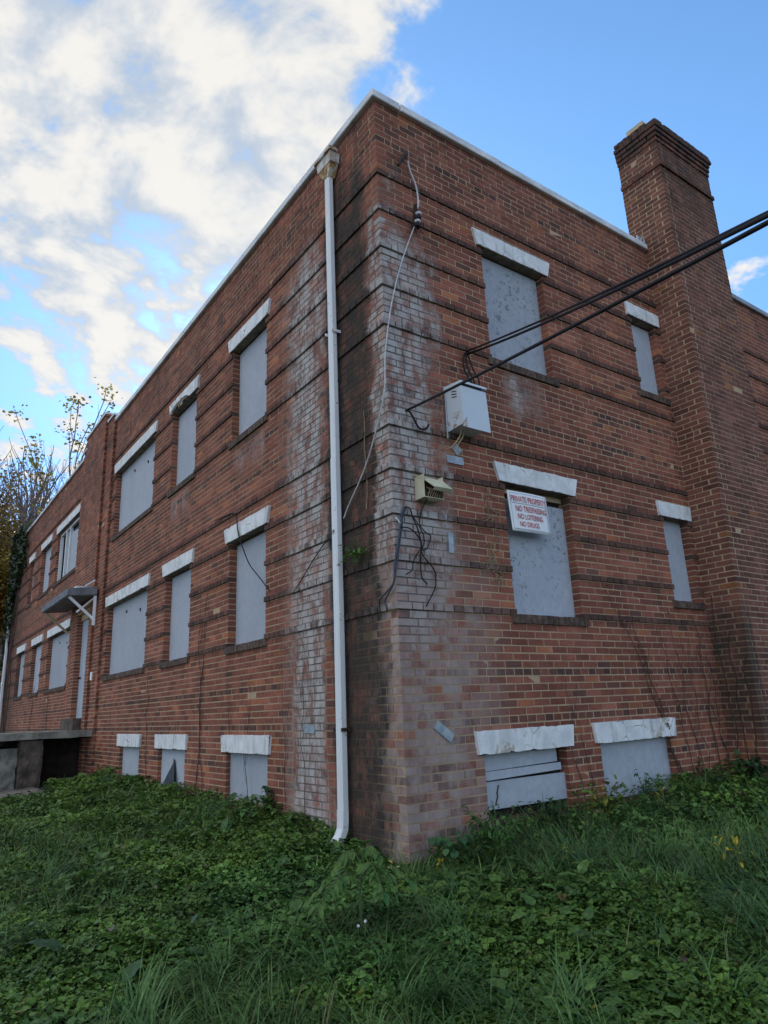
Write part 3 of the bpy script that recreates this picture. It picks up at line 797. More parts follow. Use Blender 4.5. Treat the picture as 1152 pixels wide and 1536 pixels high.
# sign
sg = empty('warning_sign', 'white warning sign with red capitals hung on a boarded window', 'sign', (1.65, -.02, 1.03))
mb = MB(); n = 10; su0, su1 = 1.375, 1.925; sz0, sz1 = .815, 1.225
ROTS = .0
def signP(a, b, d=0.):    # a across, b up, 0..1
    bulge = -.022 - .02*(1-b) - .012*math.sin(PI*a)
    return (su0+(su1-su0)*a + .012*(1-b), bulge - d, sz0+(sz1-sz0)*b + .0*a)
vs = []; fs = []
for k in range(n+1):
    for l in range(n+1): vs.append(signP(k/n, l/n))
for k in range(n):
    for l in range(n): fs.append((k*(n+1)+l, (k+1)*(n+1)+l, (k+1)*(n+1)+l+1, k*(n+1)+l+1))
mb.add(vs, fs); o = mb.build('panel', SIGNWHITE, sg, True); sol = o.modifiers.new('thick', 'SOLIDIFY'); sol.thickness = .004; sol.offset = -1.
def border_line(mb, pts, w):
    for (a0_, b0_), (a1_, b1_) in zip(pts[:-1], pts[1:]):
        m_ = 14
        for k in range(m_):
            p = [(a0_+(a1_-a0_)*q/m_, b0_+(b1_-b0_)*q/m_) for q in (k, k+1)]
            da, db = (0, w/2/(sz1-sz0)) if abs(a1_-a0_) > abs(b1_-b0_) else (w/2/(su1-su0), 0)
            mb.quad(signP(p[0][0]-da, p[0][1]-db, .004), signP(p[1][0]-da, p[1][1]-db, .004), signP(p[1][0]+da, p[1][1]+db, .004), signP(p[0][0]+da, p[0][1]+db, .004))
mb = MB(); m0 = .045; border_line(mb, [(m0, .06), (1-m0, .06), (1-m0, .955), (m0, .955), (m0, .06)], .004)
border_line(mb, [(.06, .70), (.95, .70)], .006); border_line(mb, [(.42, .025), (.60, .025)], .003)
mb.build('border', SIGNGREY, sg)
def lettering(txt, a0_, a1_, b0_, b1_):
    cu = bpy.data.curves.new('letters', 'FONT'); cu.body = txt; cu.size = 1.; cu.offset = .012; cu.resolution_u = 3
    to = bpy.data.objects.new('letters', cu); C.objects.link(to)
    dg = bpy.context.evaluated_depsgraph_get(); me = bpy.data.meshes.new_from_object(to.evaluated_get(dg)); bpy.data.objects.remove(to)
    co = np.array([v.co[:] for v in me.vertices]); mn = co.min(0); mx = co.max(0)
    mb = MB(); vs = []
    for v in co:
        a = a0_+(a1_-a0_)*(v[0]-mn[0])/(mx[0]-mn[0]); b = b0_+(b1_-b0_)*(v[1]-mn[1])/(mx[1]-mn[1])
        vs.append(signP(a, b, .0065))
    mb.add(vs, [tuple(p.vertices) for p in me.polygons]); bpy.data.meshes.remove(me)
    return mb
for (txt, a, b, c, d) in (('PRIVATE PROPERTY', .055, .955, .735, .885), ('NO TRESPASSING', .14, .93, .50, .645), ('NO LOITERING', .17, .80, .31, .445), ('NO DRUGS', .19, .67, .125, .255)):
    lettering(txt, a, b, c, d).build('lettering', SIGNRED, sg)
mb = MB(); mb.tube([signP(.98, .42, .001), signP(1.03, .41, -.005), signP(1.04, .34, -.01), signP(1., .31, .0)], .004, 5); mb.build('tie_wire', WHITEWIRE, sg)

# metal plates
def plate(P, cu, cz, w, h, ang, label, group='steel wall plates'):
    mb = MB(); c, s = math.cos(ang), math.sin(ang)
    def q(a, b, d): return P(cu+a*c-b*s, cz+a*s+b*c, d)
    a, b = w/2, h/2
    mb.hexa([q(-a,-b,-.012), q(a,-b,-.012), q(a,-b,.004), q(-a,-b,.004), q(-a,b,-.012), q(a,b,-.012), q(a,b,.004), q(-a,b,.004)])
    o = mb.build('wall_plate', GALV, None, origin=P(cu, cz, 0)); tag(o, label, 'metal plate', group)
    for k in (-.35, .35):
        u = w*k if w > h else 0; v = 0 if w > h else h*k
        mb = MB(); mb.tube([q(u, v, -.011), q(u, v, -.0155)], .006, 6); mb.build('screw', GALV, o)
    return o
plate(PR, .745, 1.425, .20, .075, .0, 'flat grey steel plate lying level under the service box')
plate(PR, .62, .62, .055, .185, .0, 'upright narrow grey steel plate on brick between junction box and sign')
plate(PR, .405, -.975, .20, .075, -.62, 'slanted grey steel plate low on the brick near the corner')
plate(PR, .775, 1.535, .085, .085, .78, 'small diamond-set grey plate just below the service box')
plate(PL, 1.48, -.93, .20, .075, .03, 'dull grey steel plate left of the white downspout')

# bracket and insulator
br = MB(); br.tube([(.385, 0, 4.72), (.31, -.06, 4.62), (.20, -.09, 4.43)], [.02, .024, .014], 6)
tag(br.build('wall_bracket', IRON, None, origin=(.385, 0, 4.72)), 'rusty black iron bracket jutting from the brick near the top corner', 'bracket')
iro = empty('wire_insulator', 'dark rack with a striped insulator high on the brick corner', 'insulator', (.45, 0, 4.0))
mb = MB(); mb.bar((.46, -.02, 4.12), (.41, -.02, 3.82), .05, .03, (1, 0, 0)); mb.build('rack', IRON, iro)
for k in range(4):
    mb = MB(); z = 3.99-.05*k; mb.tube([(.455-.01*k, -.05, z), (.453-.01*k, -.055, z-.022)], [.038, .03], 8); mb.build('spool', (BLACK if k % 2 else WHITEWIRE), iro)
mb = MB()
for k in range(16):
    a = random.uniform(0, 6.28); mb.tube([(.44, -.04, 3.85), (.44+.05*math.cos(a), -.05, 3.85+.05*math.sin(a)), (.44+.09*math.cos(a+.4), -.04, 3.83+.08*math.sin(a+.4))], .004, 4)
mb.build('frayed_ends', IRON, iro)

def wire(name, pts, r, m, label, cat, group=None, n=5, k=6, org=None):
    mb = MB(); sp_ = smooth_path(pts, k); mb.tube(sp_, r, n)
    o = mb.build(name, m, None, True, origin=org or pts[0]); return tag(o, label, cat, group)
wire('wire', [(.367,-.04,4.60), (.395,-.04,4.48), (.44,-.05,4.35), (.465,-.05,4.2), (.455,-.05,4.05)], .010, WHITEWIRE, 'grey-white wire looping down from the iron bracket', 'wire')
wire('wire', [(.45,-.05,3.95), (.365,-.04,3.738), (.199,-.035,3.294), (.06,-.035,2.8), (-.03,-.035,2.3), (-.045,-.02,1.95), (-.04,.10,1.70), (-.035,.25,1.46), (-.035,.40,1.27), (-.035,.645,1.04), (-.04,.72,.94)], .0065, WHITEWIRE, 'long pale wire hanging down round the building corner to the downspout', 'wire')
wire('cable', [(-.11,.80,.84), (-.03,.95,.81), (-.025,1.12,.78), (-.02,1.333,.671), (-.02,1.54,.54), (-.02,1.754,.404)], .006, BLACK, 'thin black cable sagging across the brick left of the downspout', 'cable')
wire('cable', [(-.03,3.9,1.70), (-.03,3.4,1.67), (-.035,3.257,1.632), (-.045,3.17,1.598), (-.045,3.106,1.349), (-.02,2.962,1.071), (.0,2.846,.90), (.0,2.60,.72), (-.02,2.318,.528)], .007, BLACK, 'black cable hanging in front of a boarded window', 'cable')
hang = 'cables dangling under the junction box'
wire('cable', [(.10,-.035,.876), (.06,-.035,.80), (.042,-.035,.689), (-.006,-.04,.496), (-.035,-.03,.346), (-.035,.0,.21), (-.03,.196,.114), (-.03,.226,.052), (-.03,.21,.006)], .008, BLUEBLACK, 'thicker blue-black cable running down the very corner of the brick', 'cable', hang)
wire('cable', [(.115,-.035,.876), (.07,-.035,.78), (.058,-.035,.689), (.01,-.04,.496), (-.02,-.04,.346), (-.035,-.005,.21), (-.03,.124,.096), (-.03,.125,.045), (-.03,.109,.01)], .0075, BLUEBLACK, 'blue-black cable ending furthest right of the corner pair', 'cable', hang)
wire('cable', [(.33,-.07,.97), (.317,-.04,.933), (.264,-.03,.808), (.264,-.03,.73), (.331,-.03,.668), (.373,-.03,.649), (.332,-.03,.552), (.286,-.03,.513), (.254,-.03,.529)], .0052, BLACK, 'black cable dropping out of the beige junction box in a sharp bend', 'cable', hang)
wire('cable', [(.10,-.04,.876), (.154,-.04,.864), (.178,-.04,.789), (.219,-.04,.709), (.249,-.04,.597), (.254,-.04,.529), (.264,-.04,.469), (.383,-.035,.351), (.397,-.035,.276), (.38,-.035,.192), (.311,-.035,.088), (.27,-.04,.03)], .006, BLACK, 'longest black cable swinging out right below the junction box', 'cable', hang)
wire('cable', [(.037,-.05,.688), (.133,-.05,.684), (.222,-.05,.618), (.254,-.05,.529), (.241,-.04,.482), (.241,-.035,.287), (.297,-.035,.221)], .0065, BLACK, 'black cable looping from the corner pair through the knot, kinked at its end', 'cable', hang)
wire('cable', [(.179,-.03,.813), (.249,-.03,.728), (.295,-.03,.641), (.29,-.03,.563), (.254,-.03,.529), (.171,-.03,.416), (.147,-.03,.332), (.081,-.03,.29)], .005, BLACK, 'thin black cable bending back left below the knot', 'cable', hang)
wire('wire', [(.03,-.05,.72), (-.02,-.06,.76)], .007, WHITE, 'short bare white wire end sticking out at the corner', 'wire')

# service drop
A = Vector((.976, -.03, 2.61)); B = Vector((.16, -.05, 1.778))
CR = .85
E1 = Vector((-.70, -3.57, 1.08)); E2 = Vector((-.70, -3.565, 1.068)); E3 = Vector((-.70, -3.56, 1.038))
def drop(p0, p1, ext, sag=.03):
    pts = []
    for k in range(0, 25):
        t = k/24*ext; q = p0.lerp(p1, t); q.z -= sag*4*t*(1-t) if t < 1 else -sag*4*t*(t-1)*.5
        pts.append(tuple(q))
    return pts
def cable2(name, pts, r, label):
    mb = MB(); mb.tube(pts, r, 8); o = mb.build(name, BLACK, None, True, origin=pts[0]); tag(o, label, 'power cable', 'overhead service cables'); return o
cable2('power_cable', drop(A, E1, 2.6), .009, 'upper black overhead cable of the pair crossing the upper window')
cable2('power_cable', drop(A+Vector((.02,0,-.025)), E2, 2.6, .035), .011, 'black overhead cable twisted under the upper one, above the service box')
cable2('power_cable', drop(B, E3, 2.6, .015), .0115, 'lowest black overhead cable, ending by the pale brick corner')
for k, (dx0, lab) in enumerate(((-.035, 'black cable loop bulging left into the lid of the service box'), (.0, 'black middle cable loop into the lid of the service box'), (.045, 'black cable loop bulging right into the lid of the service box'))):
    wire('cable', [(.976,-.035,2.61), (.95+dx0,-.05,2.52), (.945+dx0*1.6,-.07,2.40), (.97+dx0*1.8,-.10,2.28), (.98+dx0*.6,-.12,2.19), (.95+dx0*.5,-.12,2.12)], .0085, BLACK, lab, 'cable', 'cable loops over the service box')
wire('cable_hook', [(.16,-.05,1.778), (.20,-.06,1.765), (.26,-.05,1.69), (.30,-.045,1.645), (.345,-.05,1.635), (.39,-.05,1.66), (.415,-.05,1.70)], .0095, BLACK, 'black cable end curling into a hook by the pale corner', 'cable')

# ------------------------------------------------------------------ ground
def vnoise(x, y, s, seed=0):
    """smooth value noise, numpy arrays"""
    x = np.asarray(x, float)*s + seed*17.3; y = np.asarray(y, float)*s - seed*9.1
    xi = np.floor(x); yi = np.floor(y); fx = x-xi; fy = y-yi
    fx = fx*fx*(3-2*fx); fy = fy*fy*(3-2*fy)
    def h(a, b): v = np.sin(a*127.1+b*311.7+seed*3.7)*43758.5453; return v-np.floor(v)
    return (h(xi,yi)*(1-fx)+h(xi+1,yi)*fx)*(1-fy) + (h(xi,yi+1)*(1-fx)+h(xi+1,yi+1)*fx)*fy

def gz(x, y):
    x = np.asarray(x, float); y = np.asarray(y, float)
    dx = np.maximum(-x, 0); dy = np.maximum(-y, 0)
    d = np.sqrt(dx*dx+dy*dy)
    z = -1.89 + .028*np.clip(x, 0, 6) + .012*np.clip(y, 0, 12) - .088*np.minimum(d, 4.6)
    z = z - .055*np.exp(-(np.minimum(x, 3)**2+np.minimum(y, 3)**2)/.9)
    return z + .05*(vnoise(x, y, .9, 1)-.5) + .03*(vnoise(x, y, 2.3, 2)-.5)

def grid_mesh(name, xs, ys, zf, m, kind, label=None):
    X, Y = np.meshgrid(xs, ys, indexing='ij'); Zz = zf(X, Y)
    v = np.stack([X, Y, Zz], -1).reshape(-1, 3); ny = len(ys)
    f = [(i*ny+j, (i+1)*ny+j, (i+1)*ny+j+1, i*ny+j+1) for i in range(len(xs)-1) for j in range(ny-1)]
    me = bpy.data.meshes.new(name); me.from_pydata(v.tolist(), [], f); me.materials.append(m)
    me.polygons.foreach_set('use_smooth', [True]*len(me.polygons))
    o = bpy.data.objects.new(name, me); link(o); tag(o, label, None, None, kind); return o
def axis(lo, hi, fine0, fine1, st):
    a = list(np.arange(fine0, fine1, st)); b = fine1; s = st
    while b < hi: a.append(b); s *= 1.35; b += s
    a.append(hi); b = fine0; s = st
    while b > lo: s *= 1.35; b -= s; a.append(max(b, lo))
    return np.array(sorted(set(a)))
grid_mesh('ground', axis(-400, 500, -7, 9, .25), axis(-400, 600, -7, 14, .25), gz, SOIL, 'structure')
# dusty path in front of the landing
xs = np.linspace(-4.2, -.95, 14); ys = np.linspace(7.7, 9.9, 12)
pth = grid_mesh('path', xs, ys, lambda X, Y: gz(X, Y)+.035-.10*np.maximum(0, (8.1+.25*np.sin(X*3)-Y)), ASPHALT, 'structure')

# ------------------------------------------------------------------ vegetation
def np_mesh(name, V, F, m, cols, parent=None, origin=(0, 0, 0)):
    """V (n,3), F (k,4 or 3) index array, cols (k,3)"""
    me = bpy.data.meshes.new(name); org = np.array(origin, float); k = F.shape[1]
    me.vertices.add(len(V)); me.vertices.foreach_set('co', (V-org).astype('f').ravel())
    me.loops.add(F.size); me.loops.foreach_set('vertex_index', F.astype('i').ravel())
    me.polygons.add(len(F)); me.polygons.foreach_set('loop_start', np.arange(0, F.size, k, dtype='i'))
    me.update(calc_edges=True)
    at = me.attributes.new('bcol', 'FLOAT_COLOR', 'FACE')
    c4 = np.ones((len(F), 4), 'f'); c4[:, :3] = cols; at.data.foreach_set('color', c4.ravel())
    me.materials.append(m)
    o = bpy.data.objects.new(name, me); link(o, parent)
    o.location = Vector(origin) - (parent_world(parent) if parent else Vector((0,0,0)))
    return o

def place(template, F, pos, yaw, tilt, tiltdir, size):
    """instances of a template lying in xy, +x forward"""
    n = len(pos); T = np.asarray(template, float)
    c, s = np.cos(yaw), np.sin(yaw)
    v = np.zeros((n, len(T), 3))
    v[:, :, 0] = T[None, :, 0]*c[:, None] - T[None, :, 1]*s[:, None]
    v[:, :, 1] = T[None, :, 0]*s[:, None] + T[None, :, 1]*c[:, None]
    v[:, :, 2] = T[None, :, 2]
    v *= size[:, None, None]
    # tilt about a horizontal axis
    ax = np.stack([-np.sin(tiltdir), np.cos(tiltdir), np.zeros(n)], -1)[:, None, :]
    ct, st = np.cos(tilt)[:, None, None], np.sin(tilt)[:, None, None]
    v = v*ct + np.cross(np.broadcast_to(ax, v.shape), v)*st + ax*(np.sum(ax*v, -1, keepdims=True))*(1-ct)
    v += pos[:, None, :]
    Fa = np.asarray(F)[None] + (np.arange(n)*len(T))[:, None, None]
    return v.reshape(-1, 3), Fa.reshape(-1, np.asarray(F).shape[1])

def leaflet(L=1., Wd=.6, ang=0., fold=.12, droop=.15, base=0.):
    p = [(base, 0, 0), (base+L*.35, -Wd/2, fold), (base+L*.75, -Wd*.40, fold*.6-droop*.5), (base+L, 0, -droop), (base+L*.75, Wd*.40, fold*.6-droop*.5), (base+L*.35, Wd/2, fold), (base+L*.5, 0, -.02)]
    c, s = math.cos(ang), math.sin(ang)
    v = [(x*c-y*s, x*s+y*c, z) for x, y, z in p]
    f = [(0,1,2,6), (6,2,3,3), (0,6,4,5), (6,3,4,4)]
    f = [(0,1,2,6), (0,6,4,5), (6,2,3,4)]
    return v, f
def combine(parts):
    V = []; F = []
    for v, f in parts:
        n = len(V); V += v; F += [tuple(i+n for i in q) for q in f]
    return V, F
TRI = combine([leaflet(.62, .52, a, .10, .12) for a in (0, 2.1, -2.1)])
IVY = combine([leaflet(.95, .95, 0, .14, .18, -.3)])
def bigleaf():
    n = 9; v = []; f = []
    for k in range(n+1):
        t = k/n; w_ = .40*math.sin(PI*min(1., t*1.02))**.62*(1-.25*t)*(1+.06*math.sin(k*2.4)); zc_ = .22*t-.48*t*t
        for q_ in (-1, -.5, 0, .5, 1): v.append((t, w_*q_, zc_+.10*abs(q_)*(1-t)+.03*math.sin(k*1.9)*abs(q_)))
    for k in range(n):
        for q_ in range(4): f.append((k*5+q_, (k+1)*5+q_, (k+1)*5+q_+1, k*5+q_+1))
    return v, f
BIG = bigleaf()
LANCE = combine([leaflet(1., .36, 0, .08, .22)])

def visible_pts(n, near_pow=1.5):
    """ground points round the two walls, denser towards where the photographer stood"""
    cx, cy = -3.395, -4.554
    out = []
    tot = 0
    while tot < n:
        th = RNG.uniform(R(2), R(104), 40000); r = 2.6 + (14.-2.6)*RNG.random(40000)**near_pow
        x = cx + r*np.cos(th); y = cy + r*np.sin(th)
        ok = ((x < .0) | (y < .0)) & ~((x > -2.9) & (y > 9.2)) & ~((x > CX0-.02) & (x < CX1+.02) & (y > CY0-.02)) & ~((y > 7.9+.3*np.sin(x*3)) & (x < -.9) & (x > -4.3) & (y < 10))
        out.append(np.stack([x[ok], y[ok]], -1)); tot += ok.sum()
    return np.concatenate(out)[:n]

def mound(x, y):
    """height of the leafy layer above the soil"""
    h = (.05 + .10*vnoise(x, y, 1.7, 5) + .07*vnoise(x, y, 4.1, 6))*np.clip(np.hypot(x, y)/1.0, .25, 1)
    near_wall = np.exp(-np.minimum(np.where(y > 0, np.abs(x), 9), np.where(x > 0, np.abs(y), 9))/.45)
    return h + .19*near_wall*(vnoise(x, y, 1.2, 8)+.2)*np.clip(np.hypot(x, y)/1.6, .1, 1.)

def grassiness(x, y):
    g = vnoise(x, y, .75, 11)*.8 + .2*vnoise(x, y, 2.2, 12)
    g = g - .14*((x < -.6) & (y > -.9)) + .30*np.clip((x+1.2)/2.5, -1, 1)*(y < .5) + .10*(np.hypot(x+3.4, y+4.55) < 4.2)
    return g

def cover(n):
    P = visible_pts(n); x, y = P[:, 0], P[:, 1]
    g = grassiness(x, y)
    keep = RNG.random(n) > np.clip((g-.48)*2.6, 0, .82)
    P = P[keep]; x, y = P[:, 0], P[:, 1]; n = len(P)
    dist = np.hypot(x+3.395, y+4.554)
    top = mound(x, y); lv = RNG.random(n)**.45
    z = gz(x, y) + top*lv
    size = RNG.uniform(.016, .040, n)*np.clip(.75+dist/13, 1, 1.8)
    kind = vnoise(x, y, 1.3, 21) + RNG.uniform(-.25, .25, n)
    big = RNG.random(n) < .03; size = np.where(big, size*2.1, size)
    yaw = RNG.uniform(0, 2*PI, n); tilt = np.abs(RNG.normal(0, .5, n)); td = RNG.uniform(0, 2*PI, n)
    hue = vnoise(x, y, 2.0, 30)*.6 + RNG.random(n)*.5
    a = np.array([.032, .074, .016]); b = np.array([.165, .285, .050])
    hue = hue*np.clip(.55+1.1*(vnoise(x, y, 3.3, 36)-.2), .45, 1.25)
    col = a + (b-a)*hue[:, None]*(.25+.75*lv[:, None]**1.5)  # leaves low in the layer coloured darker, painting the shade between leaves
    yel = RNG.random(n) < .012; col[yel] = np.array([.15, .20, .035])*RNG.uniform(.6, 1.2, (yel.sum(), 1))
    bl = vnoise(x, y, .8, 33) > .70; col[bl] *= np.array([.85, .95, 1.2])
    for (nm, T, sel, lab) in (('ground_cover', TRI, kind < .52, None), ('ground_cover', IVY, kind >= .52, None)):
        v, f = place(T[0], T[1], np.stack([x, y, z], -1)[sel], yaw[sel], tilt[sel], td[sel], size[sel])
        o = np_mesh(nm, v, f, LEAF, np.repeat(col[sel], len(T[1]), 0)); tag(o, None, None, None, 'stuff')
        o['label'] = 'low clover-like ground cover with three-part leaves' if T is TRI else 'low round-leaved green creeper between the clover'
cover(340000)

def blades(pos, n_seg, length, lean, leandir, width, curl):
    n = len(pos); V = np.zeros((n, (n_seg+1)*2, 3))
    side = np.stack([-np.sin(leandir), np.cos(leandir), np.zeros(n)], -1)
    fw = np.stack([np.cos(leandir), np.sin(leandir), np.zeros(n)], -1)
    p = pos.copy(); a = lean.copy()
    for k in range(n_seg+1):
        t = k/n_seg; w = width*(1-t**1.6)*.5 + .0004
        V[:, 2*k] = p - side*w[:, None]; V[:, 2*k+1] = p + side*w[:, None]
        st = length/n_seg
        p = p + (fw*np.sin(a)[:, None] + np.array([0, 0, 1.])*np.cos(a)[:, None])*st[:, None]
        a = a + curl/n_seg
    F = np.array([(2*k, 2*k+1, 2*k+3, 2*k+2) for k in range(n_seg)])
    Fa = F[None] + (np.arange(n)*((n_seg+1)*2))[:, None, None]
    return V.reshape(-1, 3), Fa.reshape(-1, 4)

def grass(n):
    P = visible_pts(n*3, 1.35); x, y = P[:, 0], P[:, 1]
    g = grassiness(x, y); keep = RNG.random(len(P)) < np.clip((g-.36)*2.4, .02, 1)
    P = P[keep][:n]; n = len(P); x, y = P[:, 0], P[:, 1]
    # pull blades towards tuft centres
    ci = np.floor(x/.22); cj = np.floor(y/.22)
    jx = (np.sin(ci*12.9+cj*78.2)*43758.5 % 1); jy = (np.sin(ci*39.3+cj*11.1)*24634.6 % 1)
    pull = .55*(RNG.random(n) < .75)
    x = x*(1-pull) + (ci+.2+.6*jx)*.22*pull; y = y*(1-pull) + (cj+.2+.6*jy)*.22*pull
    keep = (x < -.01) | (y < -.01); x, y, ci, cj, jx, jy = (q_[keep] for q_ in (x, y, ci, cj, jx, jy)); n = len(x)
    pos = np.stack([x, y, gz(x, y)], -1)
    wind = vnoise(x, y, .5, 40)*4.5 - .8
    tcx = (ci+.2+.6*jx)*.22; tcy = (cj+.2+.6*jy)*.22
    out_ = np.arctan2(y-tcy, x-tcx) + RNG.normal(0, .5, n)
    flow = np.clip((x+.8)/1.6, 0, 1)*.65
    ld = np.where(RNG.random(n) < flow, wind + RNG.normal(0, .45, n), out_)
    length = RNG.uniform(.10, .36, n)*(.65+.6*vnoise(x, y, 1.1, 41))
    lean = np.abs(RNG.normal(.35, .35, n)); curl = RNG.uniform(.7, 2.6, n)
    width = RNG.uniform(.0040, .0105, n)*np.clip(np.hypot(x+3.4, y+4.55)/6, 1, 1.8)
    v, f = blades(pos, 5, length, lean, ld, width, curl)
    h = RNG.random(n)*.6 + .4*vnoise(x, y, 1.4, 42)
    a = np.array([.028, .070, .020]); b = np.array([.170, .275, .075]); tc_ = (np.sin(ci*51.7+cj*23.9)*9173.3 % 1); h = np.clip(h*.65+tc_*.45, 0, 1.1); col = a+(b-a)*(h**1.9)[:, None]
    dry = RNG.random(n) < .07; col[dry] = np.array([.20, .17, .08])*RNG.uniform(.5, 1., (dry.sum(), 1))
    o = np_mesh('grass', v, f, GRASS, np.repeat(col, 5, 0)); tag(o, 'long matted green grass blades lying in tufts', None, None, 'stuff')
grass(85000)
def tufts(n, per):
    P = visible_pts(n*4, 1.4); g = grassiness(P[:, 0], P[:, 1]); P = P[RNG.random(len(P)) < np.clip(g-.05, .12, .9)][:n]; n = len(P)
    cx = np.repeat(P[:, 0], per)+RNG.normal(0, .035, n*per); cy = np.repeat(P[:, 1], per)+RNG.normal(0, .035, n*per)
    ok = (cx < -.02) | (cy < -.02); k = np.repeat(np.arange(n), per)[ok]; cx = cx[ok]; cy = cy[ok]; m_ = len(cx)
    main = RNG.uniform(0, 2*PI, n); size = RNG.uniform(.22, .50, n); spread_ = RNG.uniform(.5, 1.6, n); tone = RNG.random(n)
    ld = main[k] + RNG.normal(0, 1, m_)*spread_[k]
    v, f = blades(np.stack([cx, cy, gz(cx, cy)], -1), 6, size[k]*RNG.uniform(.6, 1.1, m_), np.abs(RNG.normal(.2, .25, m_)), ld, RNG.uniform(.005, .011, m_), RNG.uniform(1.2, 2.7, m_))
    t = np.clip(tone[k]*.6+RNG.random(m_)*.4, 0, 1)[:, None]
    col = np.array([.024, .065, .022])*(1-t)+np.array([.135, .245, .07])*t
    o = np_mesh('grass', v, f, GRASS, np.repeat(col, 6, 0)); tag(o, 'arching clumps of longer coarse grass', None, None, 'stuff')
tufts(260, 70)
def broad(n):
    P = visible_pts(n*4, 1.4); x, y = P[:, 0], P[:, 1]; P = P[vnoise(x, y, 1.6, 51) > .56][:n]; n = len(P); x, y = P[:, 0], P[:, 1]
    z = gz(x, y) + mound(x, y)*RNG.uniform(.6, 1.0, n) + .01
    yw = RNG.uniform(0, 6.28, n); sz = RNG.uniform(.05, .12, n)*RNG.uniform(.7, 1.1, n)
    v, f = place(BIG[0], BIG[1], np.stack([x, y, z], -1), yw, RNG.normal(-.25, .35, n), yw, sz)
    t = RNG.random((n, 1)); col = np.array([.035, .085, .025])*(1-t)+np.array([.13, .23, .055])*t
    o = np_mesh('ground_cover', v, f, LEAF, np.repeat(col, len(BIG[1]), 0)); tag(o, 'scattered broad-leaved weeds among the smaller leaves', None, None, 'stuff')
broad(2600)
def litter(n):
    P = visible_pts(n); x, y = P[:, 0], P[:, 1]
    z = gz(x, y) + mound(x, y)*RNG.uniform(.55, 1.05, n)
    yw = RNG.uniform(0, 6.28, n); v, f = place(IVY[0], IVY[1], np.stack([x, y, z], -1), yw, RNG.normal(0, .6, n), RNG.uniform(0, 6.28, n), RNG.uniform(.03, .06, n))
    pal = np.array([[.20, .12, .06], [.28, .20, .07], [.10, .06, .04], [.33, .28, .06], [.22, .18, .13]])
    o = np_mesh('leaf_litter', v, f, LEAF, np.repeat(pal[RNG.integers(0, 5, n)]*RNG.uniform(.5, 1.1, (n, 1)), len(IVY[1]), 0)); tag(o, 'brown and yellow fallen leaves scattered over the ground cover', None, None, 'stuff')
litter(900)

# --- single plants -----------------------------------------------------------
GREEN = ((.04, .11, .03), (.09, .19, .045))
def leafy_plant(name, label, x, y, n, spread, height, leaf, colr, T=LANCE, group=None, stems=6, cat='plant', zoff=-.02, upright=.5, flowers=None, z=None):
    z0 = float(gz(x, y)) if z is None else z
    root = empty(name, label, cat, (x, y, z0), group)
    mb = MB(); tips = []
    for k in range(stems):
        a = random.uniform(0, 2*PI); r = spread*random.uniform(.25, 1.); h = height*random.uniform(.55, 1.)
        pts = smooth_path([(x+random.uniform(-.02,.02), y+random.uniform(-.02,.02), z0+zoff), (x+math.cos(a)*r*.35, y+math.sin(a)*r*.35, z0+h*.55), (x+math.cos(a)*r, y+math.sin(a)*r, z0+h)], 5)
        mb.tube(pts, [.005*(1-.7*i/len(pts))+.001 for i in range(len(pts))], 5); tips.append(pts)
    mb.build('stem', STEM, root)
    pos = []
    for k in range(n):
        p = random.choice(tips); q = p[random.randrange(max(1, len(p)//3), len(p))]
        pos.append((q[0]+random.gauss(0, leaf*.5), q[1]+random.gauss(0, leaf*.5), q[2]+random.gauss(0, leaf*.4)))
    pos = np.array(pos); N = len(pos)
    yaw = np.arctan2(pos[:, 1]-y, pos[:, 0]-x)+RNG.normal(0, .8, N)
    v, f = place(T[0], T[1], pos, yaw, RNG.normal(.1, upright, N), yaw, RNG.uniform(.7, 1.25, N)*leaf)
    t = RNG.random((N, 1)); col = np.array(colr[0])*(1-t)+np.array(colr[1])*t
    np_mesh('foliage', v, f, LEAF, np.repeat(col, len(T[1]), 0), root, (x, y, z0))
    return root
STEM = simple('green stem', (.05, .09, .03), (.10, .13, .05), 20., .7)
YG = ((.13, .17, .03), (.26, .25, .04)); YEL = ((.42, .33, .03), (.62, .50, .05)); DG = ((.018, .05, .02), (.045, .10, .03)); MG = ((.045, .13, .03), (.09, .21, .05))

